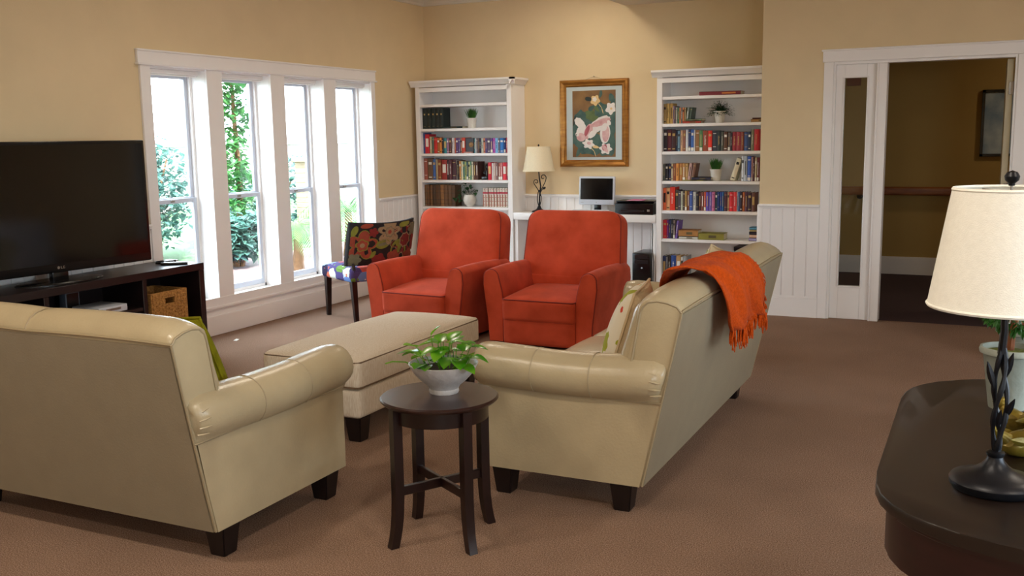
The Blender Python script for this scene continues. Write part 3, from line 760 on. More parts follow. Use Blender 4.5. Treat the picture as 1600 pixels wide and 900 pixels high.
# ------------------------------------------------------------------ recliners
def make_recliner(label, loc, rz, group):
    t = thing('recliner', label, 'armchair', loc, rz, group); Wd = .88; hw = Wd / 2
    # arms: flared scroll fronts, gently sloping tops
    for s in (-1, 1):
        b = NB(); rows = []
        sec = [(hw - .045, .03), (hw - .034, .20), (hw - .012, .36), (hw + .0, .45), (hw - .004, .51)]
        for i in range(9):
            a = math.radians(10 + 150 * i / 8); sec.append((hw - .062 + .060 * math.cos(a), .505 + .058 * math.sin(a)))
        sec += [(hw - .136, .46), (hw - .152, .40), (hw - .160, .33), (hw - .160, .20), (hw - .158, .03)]
        for f in (0, .03, .1, .3, .55, .8, .97, 1):
            sc = {0: .93, .03: 1.0, .97: 1.0, 1: .93}.get(f, 1); cx, cz = hw - .09, .30
            dz = .012 * math.sin(f * PI) - .01 * f
            rows.append([b.verts.new((s * (cx + (x - cx) * sc), .0 + .74 * f, max(.03, cz + (z - cz) * (.97 + .03 * (sc == 1.0))) + (dz if z > .4 else 0))) for x, z in sec])
        n = len(sec)
        for A, B in zip(rows, rows[1:]):
            for k in range(n): b.faces.new((A[k], A[(k + 1) % n], B[(k + 1) % n], B[k]))
        b.faces.new(rows[0]); b.faces.new(rows[-1]); arm = obj('arm', b, M_SUEDE, t, ang=42)
        b = NB(); tube(b, [(s * (hw - .09 + (x - hw + .09) * .965), -.001 + .012, .30 + (z - .30) * .985) for x, z in sec], .0045, 6); obj('piping', b, M_SUEDEP, arm)
    b = NB(); box(b, -hw + .13, hw - .13, .03, .78, .04, .24, .015); box(b, -hw + .03, hw - .03, .55, .80, .04, .46, .02); obj('base', b, M_SUEDE, t)
    b = NB(); puff(b, Wd - .315, .06, .205, .022, 0, .0, 8, TR(0, .02, .125)); obj('footrest', b, M_SUEDE, t, ang=60)
    b = NB(); puff(b, Wd - .315, .60, .165, .026, .035, .003, 12, TR(0, .275, .29) @ RX(.05)); c = obj('seat_cushion', b, M_SUEDE, t, ang=60)
    b = NB(); loop = [(x, .273 + y, .364 + .05 * (y)) for x, y in rrect(Wd - .322, .596, .022)]; tube(b, [p for p in loop], .0045, 6, closed=True); obj('piping', b, M_SUEDEP, c)
    # backrest: leaning, tapered towards the top, rounded shoulders
    b = NB(); Mb = TR(0, .66, .33) @ RX(-.20); n = 16; hgt = .605; rows = []
    vm = {}
    def bv(a, c, d):   # a,c in [-1,1] over width/height, d thickness side
        w = (.405 - .030 * ((c + 1) / 2)) * (1 - .07 * max(0, (c - .72) / .28) ** 2.6); z = hgt / 2 * (c + 1) - .028 * max(0, (abs(a) - .78) / .22) ** 2.4 * (c > .5) * ((c - .5) * 2)
        ed = ((1 - abs(a) ** 6) * (1 - abs(c) ** 6 if c > 0 else 1)) ** .5
        th = .085 + .035 * ed + .012 * (1 - a * a) * (1 - c * c)
        return Mb @ Vector((a * w, -d * th if d > 0 else -d * (.13 * (.45 + .55 * ed)), z))
    def V(a, c, d):
        k = (round(a, 4), round(c, 4), d)
        if k not in vm: vm[k] = b.verts.new(bv(a, c, d))
        return vm[k]
    gs = [-1 + 2 * i / n for i in range(n + 1)]; gs = [math.copysign(abs(math.sin(g * PI / 2)) ** .7, g) if g else 0 for g in gs]
    for d in (1, -1):
        for i in range(n):
            for j in range(n): b.faces.new((V(gs[i], gs[j], d), V(gs[i + 1], gs[j], d), V(gs[i + 1], gs[j + 1], d), V(gs[i], gs[j + 1], d)))
    per = [(gs[i], -1.0) for i in range(n)] + [(1.0, gs[j]) for j in range(n)] + [(gs[n - i], 1.0) for i in range(n)] + [(-1.0, gs[n - j]) for j in range(n)]
    for k in range(len(per)):
        p, q = per[k], per[(k + 1) % len(per)]; b.faces.new((V(p[0], p[1], 1), V(q[0], q[1], 1), V(q[0], q[1], -1), V(p[0], p[1], -1)))
    bk = obj('backrest', b, M_SUEDE, t, ang=75)
    b = NB()
    for s in (-1, 1): tube(b, [bv(s * .995, c, 1) + Vector((s * .001, .0, 0)) for c in gs[2:]], .004, 6)
    obj('piping', b, M_SUEDEP, bk)
    for sx in (-1, 1):
        for yy in (.07, .72): obj('foot', box(NB(), sx * (hw - .09) - .03, sx * (hw - .09) + .03, yy - .03, yy + .03, 0, .045, .003), M_LEG, t)
    return t
make_recliner('rust-red suede recliner beside the floral chair, nearer the windows', (-3.84, 6.25, 0), math.radians(-4), 'pair of rust-red recliners')
make_recliner('rust-red suede recliner in front of the desk, nearer the long sofa', (-2.825, 6.28, 0), 0, 'pair of rust-red recliners')

# ------------------------------------------------------------------ ottoman
t = thing('ottoman', 'oatmeal woven ottoman bench on dark legs between the two sofas', 'ottoman', (-3.035, 4.565, 0))
b = NB(); puff(b, .58, 1.27, .15, .022, .0, .004, 14, TR(0, 0, .199)); obj('base', b, M_OTTO, t, ang=60)
b = NB(); puff(b, .60, 1.29, .155, .028, .05, .008, 16, TR(0, 0, .350)); cu = obj('top_cushion', b, M_OTTO, t, ang=60)
b = NB()
for z, e in ((.412, -.014), (.287, -.010)): tube(b, [(x, y, z) for x, y in rrect(.60 + e + .006, 1.29 + e + .006, .03)], .0042, 6, closed=True)
obj('piping', b, M_OTTOP, cu)
for sx in (-1, 1):
    for sy in (-1, 1):
        b = NB(); q = []
        for z, w in ((0, .036), (.128, .048)): q.append([b.verts.new((sx * .235 + dx * w, sy * .575 + dy * w, z)) for dx, dy in ((-1, -1), (1, -1), (1, 1), (-1, 1))])
        b.faces.new(q[0]); b.faces.new(q[1])
        for i in range(4): b.faces.new((q[0][i], q[0][(i + 1) % 4], q[1][(i + 1) % 4], q[1][i]))
        bmesh.ops.bevel(b, geom=list(b.edges), offset=.004, segments=2, affect='EDGES'); obj('leg', b, M_LEG, t)

# ------------------------------------------------------------------ round side table with bowl of pothos
t = thing('side_table', 'small round dark wood side table with crossed stretchers between the sofas', 'side table', (-1.81, 3.11, 0), math.radians(14))
b = NB(); lathe(b, [(0, .526), (.19, .526), (.212, .531), (.222, .541), (.222, .546), (.216, .551), (0, .551)], 64); obj('tabletop', b, M_TABLE, t, ang=30)
b = NB(); lathe(b, [(.165, .47), (.183, .47), (.183, .527), (.165, .527), (.165, .47)], 56); obj('apron', b, M_WOOD, t)
for k in range(4):
    a = PI / 4 + k * PI / 2; ca, sa = math.cos(a), math.sin(a); b = NB(); rows = []
    for z, r_, w in ((0, .212, .0165), (.03, .204, .0165), (.07, .196, .017), (.12, .190, .0175), (.2, .186, .018), (.35, .186, .018), (.527, .186, .018)):
        rows.append([b.verts.new((ca * (r_ + dx * w) - sa * dy * w, sa * (r_ + dx * w) + ca * dy * w, z)) for dx, dy in ((-1, -1), (1, -1), (1, 1), (-1, 1))])
    for A, B in zip(rows, rows[1:]):
        for i in range(4): b.faces.new((A[i], A[(i + 1) % 4], B[(i + 1) % 4], B[i]))
    b.faces.new(rows[0]); b.faces.new(rows[-1]); obj('leg', b, M_WOOD, t, ang=60)
for k in range(2):
    b = NB(); ibox(b, RZ(PI / 4 + k * PI / 2) @ TR(0, 0, .212 - .0 * k), .345, .016, .036, .002, 1); obj('stretcher', b, M_WOOD, t)
def leafb(bm, p, d, L_, wd, droop=.25, up=Vector((0, 0, 1)), n=5, heart=True):
    d = d.normalized(); w = d.cross(up)
    w = w.normalized() if w.length > 1e-3 else Vector((1, 0, 0)); u = w.cross(d)
    rows = []
    for i in range(n + 1):
        s = i / n; c = p + d * L_ * s - up * droop * L_ * s * s
        hw = wd * (math.sin(PI * s ** .62) ** .8 if heart else math.sin(PI * (s * .96 + .02)))
        rows.append((bm.verts.new(c - w * hw + u * hw * .28), bm.verts.new(c), bm.verts.new(c + w * hw + u * hw * .28)))
    for A, B in zip(rows, rows[1:]): bm.faces.new((A[0], A[1], B[1], B[0])); bm.faces.new((A[1], A[2], B[2], B[1]))
t = thing('pothos_bowl', 'white footed bowl of bright green pothos on the round side table', 'potted plant', (-1.812, 3.150, .551))
b = NB(); lathe(b, [(0, 0), (.054, 0), (.057, .006), (.055, .018), (.062, .030), (.086, .05), (.110, .076), (.125, .100), (.132, .114), (.128, .115), (.116, .098), (.095, .078), (0, .07)], 48); obj('bowl', b, M_POTG, t)
b = NB(); lathe(b, [(0, .094), (.07, .096), (.114, .090)], 32); obj('soil', b, M_SOIL, t)
b = NB(); bs = NB(); rs = random.Random(5)
for k in range(30):
    a = rs.uniform(0, 2 * PI); r0 = rs.uniform(.01, .075); r1 = r0 + rs.uniform(.0, .055); z1 = .112 + rs.uniform(.0, .075) + (.02 if r0 < .05 else 0)
    p0 = Vector((r0 * math.cos(a), r0 * math.sin(a), .092)); p1 = Vector((r1 * math.cos(a), r1 * math.sin(a), z1)); tube(bs, [p0, p0.lerp(p1, .6) + Vector((0, 0, .01)), p1], .0016, 5)
    a2 = a + rs.uniform(-.9, .9); leafb(b, p1, Vector((math.cos(a2), math.sin(a2), rs.uniform(-.35, .45))), rs.uniform(.065, .095), rs.uniform(.025, .034), droop=.12)
for (x, y, z, dx, dy, dz) in ((-.045, -.01, .215, .6, .2, .9), (.10, .03, .175, 1, .3, .1), (.12, .0, .15, 1, .1, -.1), (-.10, -.05, .155, -.9, -.2, .1)):
    p = Vector((x, y, z)); tube(bs, [(x * .3, y * .3, .092), (x * .8, y * .8, z * .7), p], .0017, 5); leafb(b, p, Vector((dx, dy, dz)), .07, .024)
tube(bs, [(-.09, -.05, .10), (-.13, -.06, .118), (-.175, -.08, .120), (-.20, -.09, .112)], .0025, 5)
obj('leaves', b, M_LEAF_POTHOS, t, recalc=False); obj('stems', bs, M_LEAF_POTHOS, t)
# ------------------------------------------------------------------ television and its stand
t = thing('tv_stand', 'long low espresso television stand with open compartments against the window wall', 'tv stand', (-5.185, 4.38, 0))
L0, L1, dx = -.93, .93, .195
b = NB(); box(b, -dx, dx, L0, L1, .605, .655, .002, 1); obj('top_board', b, M_ESP, t)
for y in (L0, L1 - .05): obj('side_panel', box(NB(), -dx + .002, dx - .002, y, y + .05, 0, .605, .002, 1), M_ESP, t)
obj('bottom_board', box(NB(), -dx + .002, dx - .002, L0 + .05, L1 - .05, .05, .10, .002, 1), M_ESP, t)
obj('plinth', box(NB(), -dx + .03, dx - .03, L0 + .05, L1 - .05, 0, .05), M_ESP, t)
for y in (-.40, .36): obj('divider', box(NB(), -dx + .004, dx - .004, y, y + .035, .10, .605, .002, 1), M_ESP, t)
for y0, y1 in ((-.88, -.40), (-.365, .36)): obj('shelf', box(NB(), -dx + .006, dx - .01, y0, y1, .40, .425, .002, 1), M_ESP, t)
obj('back_panel', box(NB(), -dx + .002, -dx + .010, L0 + .05, L1 - .05, .10, .605), M_ESP, t, smooth=False)
t = thing('basket', 'square woven wicker basket with a handle slot in the television stand', 'basket', (-5.155, 4.975, .10))
b = NB(); hx, hy, hz, th = .155, .165, .40, .012
box(b, -hx, hx, -hy, -hy + th, 0, hz, .004); box(b, -hx, hx, hy - th, hy, 0, hz, .004); box(b, -hx, -hx + th, -hy + th, hy - th, 0, hz); box(b, -hx, hx, -hy, hy, 0, .012)
for (y0, y1, z0, z1) in ((-hy + th, hy - th, 0, hz - .085), (-hy + th, hy - th, hz - .045, hz), (-hy + th, -.045, hz - .085, hz - .045), (.045, hy - th, hz - .085, hz - .045)): box(b, hx - th, hx, y0, y1, z0, z1)
# woven relief on the front
for i in range(26):
    z = .008 + i * (hz - .016) / 26
    for j in range(11):
        y = -hy + .012 + j * (2 * hy - .024) / 11; w = (2 * hy - .024) / 11
        if hz - .09 < z < hz - .04 and -.055 < y + w / 2 < .055: continue
        o = .004 if (i + j) % 2 else .0015
        box(b, hx - .001, hx + o, y + .001, y + w - .001, z, z + .0125)
for i in range(26):
    z = .008 + i * (hz - .016) / 26
    for j in range(10):
        x = -hx + .01 + j * (2 * hx - .02) / 10; w = (2 * hx - .02) / 10; o = .004 if (i + j) % 2 else .0015
        box(b, x + .001, x + w - .001, hy - .001, hy + o, z, z + .0125)
obj('wicker_body', b, M_WICK, t, smooth=False)
t = thing('media_player', 'slim silver disc player on the middle shelf of the television stand', 'disc player', (-5.12, 4.49, .425))
obj('case', box(NB(), -.12, .12, -.115, .115, .004, .048, .004), M_SILV, t); b = NB(); box(b, .1195, .1215, -.06, .06, .020, .034); obj('disc_tray', b, M_STEEL, t, smooth=False)
for y in (-.09, .09): obj('foot', box(NB(), .08, .1, y - .01, y + .01, 0, .005), M_BLACK, t)
t = thing('set_top_box', 'upright grey box behind the disc player in the television stand', 'box', (-5.285, 4.40, .425))
obj('case', box(NB(), -.03, .03, -.055, .055, 0, .15, .005), mat('box_grey', '5c6470', .5, .05, 20), t); obj('front_plate', box(NB(), .0295, .0315, -.045, .045, .02, .13), M_BLACK, t, smooth=False)
t = thing('remote_control', 'black remote control lying on the window end of the television stand', 'remote', (-5.10, 5.14, .655), .7)
obj('case', box(NB(), -.09, .09, -.022, .022, 0, .018, .006), M_BLACK, t)
b = NB()
for i in range(7):
    for j in range(3): box(b, -.07 + i * .02, -.058 + i * .02, -.014 + j * .011, -.006 + j * .011, .0175, .0195)
obj('buttons', b, M_STEEL, t, smooth=False)
t = thing('headset', 'small black and white gadget with a coiled cable beside the remote control', 'gadget', (-5.22, 5.20, .655))
obj('case', box(NB(), -.035, .035, -.05, .05, 0, .022, .008), M_BLACK, t); obj('clip', box(NB(), -.02, .02, .05, .085, 0, .016, .005), M_WHITEP, t)
b = tube(NB(), [(.02 + .035 * math.cos(k * .8), -.09 + .03 * math.sin(k * .8), .004 + k * .0006) for k in range(30)], .003, 6); obj('cable', b, M_BLACK, t)
t = thing('television', 'large black flat-screen television switched off on a swivel base', 'television', (-5.165, 4.245, .655), math.radians(84.5))
w2, z0, z1 = .68, .062, .865
b = NB(); box(b, -w2, w2, -.02, .035, z0, z1, .008, 2); obj('case', b, M_BLACK, t)
obj('screen', box(NB(), -w2 + .022, w2 - .022, -.0225, -.0195, z0 + .055, z1 - .022), M_SCREEN, t, smooth=False)
b = NB(); lathe(b, [(0, -.0012), (.009, -.0012), (.009, 0), (0, 0)], 20, M=TR(-.016, -.0205, z0 + .03) @ RX(PI / 2)); box(b, -.002, .003, -.0215, -.0205, z0 + .022, z0 + .038); box(b, .003, .010, -.0215, -.0205, z0 + .022, z0 + .025); box(b, .014, .017, -.0215, -.0205, z0 + .022, z0 + .038); box(b, .017, .026, -.0215, -.0205, z0 + .022, z0 + .025); box(b, .017, .026, -.0215, -.0205, z0 + .035, z0 + .038); box(b, .023, .026, -.0215, -.0205, z0 + .022, z0 + .031)
obj('logo', b, M_STEEL, t, smooth=False)
b = NB()
for i in range(6): box(b, -.62 + i * .035, -.60 + i * .035, -.0215, -.0195, z0 + .028, z0 + .031)
obj('control_marks', b, M_STEEL, t, smooth=False)
b = NB(); box(b, -.055, .055, -.012, .03, .01, .08, .006); obj('neck', b, M_BLACK, t)
b = NB(); lathe(b, [(0, 0), (1, 0), (1.0, .5), (.96, 1.0), (0, 1.0)], 48); bmesh.ops.transform(b, matrix=TR(0, 0, 0) @ Matrix.Diagonal((.29, .14, .014, 1)), verts=b.verts); obj('base_plate', b, M_BLACK, t)

# ------------------------------------------------------------------ floral accent chair by the window
t = thing('accent_chair', 'armless floral print chair on dark legs facing the window', 'chair', (-4.56, 6.90, 0), math.radians(62))
# local: faces +y after rotation? seat runs along +y
b = NB(); n = 14; rows = []
def backpt(u, v, d):
    x = u * .30 ; z = .47 + .355 * v + .016 * (u * u) * v
    y = -.045 + .09 * (u * u) - .11 * v + d * (.028 + .012 * (1 - abs(v * 2 - 1) ** 3))
    return (x, y, z)
vm = {}
def V2(i, j, d):
    u, v = -1 + 2 * i / n, j / 10
    k = (i, j, d)
    if k not in vm:
        e = 1.0 if 0 < i < n and 0 < j < 10 else .55
        vm[k] = b.verts.new(backpt(u, v, d * e))
    return vm[k]
for d in (1, -1):
    for i in range(n):
        for j in range(10): b.faces.new((V2(i, j, d), V2(i + 1, j, d), V2(i + 1, j + 1, d), V2(i, j + 1, d)))
per = [(i, 0) for i in range(n)] + [(n, j) for j in range(10)] + [(n - i, 10) for i in range(n)] + [(0, 10 - j) for j in range(10)]
for k in range(len(per)):
    p, q = per[k], per[(k + 1) % len(per)]; b.faces.new((V2(p[0], p[1], 1), V2(q[0], q[1], 1), V2(q[0], q[1], -1), V2(p[0], p[1], -1)))
acb = tag(obj('backrest', b, mat('floral_ground', '1c1618', .9, .3, 30), t, ang=60), 'dark ground floral back with rust and green blossoms')
# printed blossoms: flat shapes lying on the curved rear and front faces
b = NB(); fm = [mat('blossom_rust', '90402c', .85, .15, 30), mat('blossom_red', '7c2420', .85, .15, 30), mat('blossom_lime', '787e2a', .85, .15, 30), mat('blossom_cream', '948260', .85, .1, 30), mat('blossom_grey', '6c7058', .85, .15, 30), mat('blossom_dark', '1e1614', .85, .1, 30)]
lay = [0]
def bl(u0, v0, r, mi, lobes=0, wob=0.0, rot=0.0, asp=1.0, n=30, dd=-1):
    lay[0] += 1; c = None; vs = []; off = .0006 + lay[0] * .00009
    def P(u, v):
        u = max(-.985, min(.985, u)); v = max(.02, min(.98, v)); x, y, z = backpt(u, v, dd); return (x, y + dd * off, z)
    ctr = b.verts.new(P(u0, v0))
    for k in range(n):
        a = 2 * PI * k / n; rr = r * (1 + wob * abs(math.cos(lobes * a / 2)) - wob / 2 if lobes else 1); X, Z = rr * math.cos(a), rr * math.sin(a) * asp
        X, Z = X * math.cos(rot) - Z * math.sin(rot), X * math.sin(rot) + Z * math.cos(rot); vs.append(b.verts.new(P(u0 + X / .30, v0 + Z / .355)))
    for k in range(n): b.faces.new((ctr, vs[k], vs[(k + 1) % n])).material_index = mi
for dd in (-1, 1):
    lay[0] = 0
    def flower(u, v, r, m1, m2, m3, lobes):
        r *= 1.12; bl(u, v, r * 1.08, m3, lobes, .5, .2, 1, 40, dd); bl(u, v, r, m1, lobes, .55, .2, 1, 40, dd); bl(u, v, r * .5, m3, lobes, .3, .5, 1, 24, dd); bl(u, v, r * .42, m1, lobes, .3, .5, 1, 24, dd); bl(u, v, r * .2, m2, 0, 0, 0, 1, 14, dd)
    bl(.42, .30, .085, 2, 0, 0, .3, 1.2, 24, dd); flower(.62, .55, .105, 1, 1, 3, 8); flower(-.68, .48, .085, 0, 3, 2, 5); bl(-.12, .50, .062, 2, 0, 0, .2, .62, 24, dd); bl(-.12, .50, .045, 4, 0, 0, .2, .3, 20, dd)
    flower(.05, .78, .075, 3, 0, 4, 7); bl(-.6, .93, .05, 0, 0, 0, .2, .4, 20, dd); bl(.25, .16, .06, 0, 5, .3, 0, 1, 24, dd); bl(-.2, .10, .06, 1, 5, .3, 0, 1, 24, dd); bl(-.9, .80, .045, 2, 0, 0, 1.2, .5, 20, dd); bl(.55, .93, .06, 2, 0, 0, .1, .4, 20, dd); bl(.9, .78, .05, 4, 6, .4, 0, 1, 24, dd); bl(-.85, .14, .05, 4, 6, .3, 0, 1, 24, dd); bl(.82, .16, .05, 0, 5, .3, 0, 1, 24, dd); bl(-.42, .78, .035, 1, 5, .4, 0, 1, 20, dd); bl(-.38, .26, .035, 2, 0, 0, 1, .5, 20, dd)
obj('blossom_print', b, fm, acb, recalc=False, smooth=False)
b = NB(); puff(b, .58, .56, .115, .035, .025, .006, 12, TR(0, .245, .39)); obj('seat', b, M_FLORALL, t, ang=60)
b = NB(); tube(b, [(x, .245 + y, .432) for x, y in rrect(.575, .555, .05)], .004, 6, closed=True); obj('piping', b, M_FLORALL, t)
for sx in (-1, 1):
    for yy, y2 in ((.47, .48), (-.0, -.035)):
        b = NB(); q = []
        for z, w, dy in ((0, .016, y2), (.345, .024, yy)): q.append([b.verts.new((sx * .25 + a * w, dy + c * w, z)) for a, c in ((-1, -1), (1, -1), (1, 1), (-1, 1))])
        b.faces.new(q[0]); b.faces.new(q[1])
        for i in range(4): b.faces.new((q[0][i], q[0][(i + 1) % 4], q[1][(i + 1) % 4], q[1][i]))
        obj('leg', b, M_LEG, t, smooth=False)
for sx in (-1, 1): obj('back_post', tube(NB(), [(sx * .25, -.01, .36), (sx * .25, -.02, .42), (sx * .25, -.005, .52)], .016, 6), M_LEG, t)

# ------------------------------------------------------------------ bookcases
SHZ = [1.842, 1.597, 1.345, 1.075, .802, .538, .27]
def bookcase(label, x0, x1):
    t = thing('bookcase', label, 'bookcase', ((x0 + x1) / 2, 9.03, 0), 0, 'pair of white bookcases'); hw = (x1 - x0) / 2; yf, yb = -.16, .158; st = .05
    b = NB(); box(b, -hw, -hw + st, yf, yb, 0, 2.03, .002, 1); obj('side_panel', b, M_TRIM, t)
    b = NB(); box(b, hw - st, hw, yf, yb, 0, 2.03, .002, 1); obj('side_panel', b, M_TRIM, t)
    b = NB(); box(b, -hw + st, hw - st, yf, yf + .02, 1.965, 2.03, .002, 1); box(b, -hw + st, hw - st, yf, yb, 2.01, 2.03); obj('top_rail', b, M_TRIM, t)
    b = NB(); pr = [(0, 2.015), (-.012, 2.018), (-.018, 2.035), (-.038, 2.055), (-.045, 2.062), (-.045, 2.08), (0, 2.08)]
    prism(b, [(yf + y, z) for y, z in pr], 'x', -hw - .045, hw + .045)
    if x0 < -4: prism(b, [(hw - y, z) for y, z in pr], 'y', yf - .045, yb)
    box(b, -hw, hw, yf, yb, 2.03, 2.08); obj('cornice', b, M_TRIM, t)
    obj('back_panel', box(NB(), -hw + st, hw - st, yb - .033, yb - .02, .08, 2.01), M_TRIM, t, smooth=False)
    for z in SHZ[:6] + [.145]: obj('shelf', box(NB(), -hw + st, hw - st, yf + .006, yb - .033, z - .028, z, .003, 1), M_TRIM, t)
    obj('kick_board', box(NB(), -hw + st, hw - st, yf, yf + .02, 0, .118, .002, 1), M_TRIM, t)
    return t
bookcase('white bookcase in the corner by the windows, standing behind the recliners', -5.352, -4.258)
bookcase('white bookcase in the alcove beside the desk, partly hidden by the doorway wall', -2.775, -1.693)

BOOKS = {
'L1':"-5351,51,217,k0 -5300,51,216,k0 -5250,50,214,k1 -5199,50,213,k0 -5149,50,212,k1",
 'L2':"-5325,22,210,2a4886 -5303,53,197,c82030 -5251,29,172,c8b48c -5222,27,167,5c7060 -5196,40,163,cc2c26 -5156,28,158,a8622c -5128,26,158,e08c3c -5101,19,153,40282a -5082,40,157,348894 -5043,26,154,9a7090 -5016,30,155,5c3430 -4986,33,156,cfc4c6 -4954,19,156,c4523c -4935,28,154,5a3c70 -4907,23,152,6a5c88 -4884,20,153,b08870 -4863,40,158,cc4634 -4705,14,146,4890a0 -4691,14,151,d8dce0 -4677,15,149,80707a -4662,16,149,6c5450 -4645,18,147,2c3050 -4627,27,150,c0c4b8 -4600,20,149,dc8c70 -4580,25,148,50407a -4555,36,147,5e5068 -4519,27,145,583c8c -4492,27,148,b048a8 -4465,31,148,7cb8e4 -4434,22,147,686c84 -4411,40,148,2874c0 -4371,22,146,263c80 -4349,20,151,c04c60",
 'L3':"-5340,45,220,985040 -5295,61,216,6c5038 -5235,34,212,3c60a0 -5201,29,210,a89474 -5173,43,207,84482c -5130,62,203,9a3028 -5068,28,204,3a1c24 -5040,38,207,5a2a30 -5002,47,206,48222a -4955,11,202,d0ccc8 -4944,26,198,30201e -4918,21,192,d09454 -4897,21,189,e0d8b0 -4876,21,187,4c7c74 -4854,21,185,a8b470 -4833,21,185,3c5c68 -4812,21,184,d8dca8 -4790,21,184,5c8468 -4769,19,184,d8d4bc -4750,26,183,5c3426 -4724,28,183,4a2820 -4551,41,176,c81c34 -4511,23,168,dcd0d0 -4488,22,172,c8a8a0 -4465,27,172,8a6868 -4439,27,170,a05a48 -4412,22,172,dc8888 -4389,45,174,dc2c3c -4345,18,171,a02850",
 'L4':"-5326,31,220,76502a -5295,31,220,6e4826 -5264,30,218,7c5630 -5234,45,220,4c341c -5189,54,221,5c3e20 -5135,42,221,946434 -5093,46,218,6e4a2a -5048,45,218,64421f -5002,45,217,583a1c -4616,29,190,w -4584,29,190,w -4552,29,191,w -4520,29,191,w -4489,29,191,w -4457,29,191,w -4426,29,192,w -4394,29,192,w -4363,29,192,w",
 'R1':"-2733,27,181,a88c54 -2705,31,185,c4a460 -2675,31,185,b89450 -2644,14,161,a890a0 -2630,15,158,584858 -2615,15,148,b0b0a4 -2600,19,144,44785c -2581,16,143,d48450 -2565,16,146,706c68 -2549,16,146,c87c4c -2533,15,145,b49c70",
 'R2':"-2734,38,203,2c2026 -2697,41,200,581c28 -2655,41,195,3c1e20 -2615,17,188,243450 -2598,25,189,6c8ca0 -2572,24,191,d0a480 -2548,28,192,94604c -2520,24,199,d4d6dc -2496,25,197,243060 -2471,29,198,3c64ac -2443,13,198,d0d0d4 -2429,40,191,94683c -2389,30,188,548c58 -2359,50,185,98482e -2309,38,184,e83420 -2272,45,184,383c48 -2227,36,180,2a3636 -2191,26,173,58584c -2165,36,172,5e3c28 -2129,23,165,746c6c -2106,19,165,44383c -2087,39,170,982a34 -2048,39,169,9c3038 -2009,29,169,88402e -1980,35,166,3e5688 -1945,26,169,26304c -1920,29,187,7c785c -1892,43,190,b8242c",
 'R3':"-2737,22,155,4c5048 -2715,28,156,26202a -2687,28,156,2c2c50 -2660,17,158,d4c4a0 -2643,31,158,8c4c28 -2612,27,160,dc9440 -2584,34,159,b47840 -2550,27,159,b8823c -2523,27,158,bc9458 -1999,23,223,dce0e6 -1976,29,223,b8c0cc -1947,35,221,3c60bc -1912,13,216,d8a49c -1899,19,210,50202a -1880,19,210,c0b088 -1861,18,209,6c2430",
 'R4':"-2734,32,206,e0683c -2702,36,207,e0a878 -2666,50,215,d83018 -2616,31,189,443a30 -2585,24,182,4a3c48 -2561,20,176,bcbca4 -2541,20,179,4c3424 -2520,20,179,bc9450 -2500,24,176,8c5230 -2476,30,177,40589c -2446,30,173,d4d4cc -2415,27,170,241e26 -2388,24,169,501e24 -2365,27,170,7c3c2c -2338,19,174,cc5030 -2319,29,171,644cac -2290,27,172,7458a8 -2263,29,173,c06890 -2235,23,172,243c4c -2212,21,172,1c3478 -2191,22,173,24489c -2169,16,173,306cac -2152,33,173,502838 -2120,17,173,c0946c -2103,35,173,d4242c -2067,33,174,d83030 -2035,8,175,dcdcdc -2027,21,174,4c6894 -2005,19,174,382430 -1986,23,173,b86430 -1964,26,175,583044 -1938,35,172,381c2c -1902,32,172,6c4438",
 'R5':"-2735,38,172,c42034 -2697,17,171,7c3084 -2679,24,174,283064 -2655,24,172,242028 -2631,17,171,908078",
 'R6':"-2749,34,100,203060 -2715,18,93,909094 -2697,35,106,2c2422 -2662,53,110,28488c -2609,48,109,b48c58 -2561,24,99,d0ccc4 -2537,40,108,8c8c8c",
}

def cname(h):
    import colorsys
    r, g, b_ = [int(h[i:i + 2], 16) / 255 for i in (0, 2, 4)]; hh, s, v = colorsys.rgb_to_hsv(r, g, b_); hh *= 360
    if s < .14: return 'black' if v < .2 else 'dark grey' if v < .42 else 'grey' if v < .68 else 'pale grey' if v < .8 else 'white'
    if v < .2: return 'near-black'
    base = 'red' if hh < 12 or hh > 345 else 'orange' if hh < 28 else 'tan' if hh < 50 else 'olive' if hh < 75 else 'green' if hh < 165 else 'teal' if hh < 200 else 'blue' if hh < 250 else 'purple' if hh < 295 else 'pink'
    if base in ('orange', 'tan') and v < .66: base = 'brown'
    if s < .35 and base in ('red', 'pink'): base = 'rose' if v > .5 else 'plum'
    return ('dark ' if v < .45 else 'pale ' if s < .3 and v > .7 else 'bright ' if s > .75 and v > .75 else '') + base
BMESH = {}
def bookmat(h, rough=.55): return mat('book_' + h, h, rough, .12, 14)
M_FOIL = mat('spine_foil', 'c0a468', .4, .05, 20, metal=.4)
M_LABELW = mat('spine_label', 'e4e0d6', .6, .03, 20)
M_DARKB = mat('spine_dark', '1c1618', .5, .05, 20)
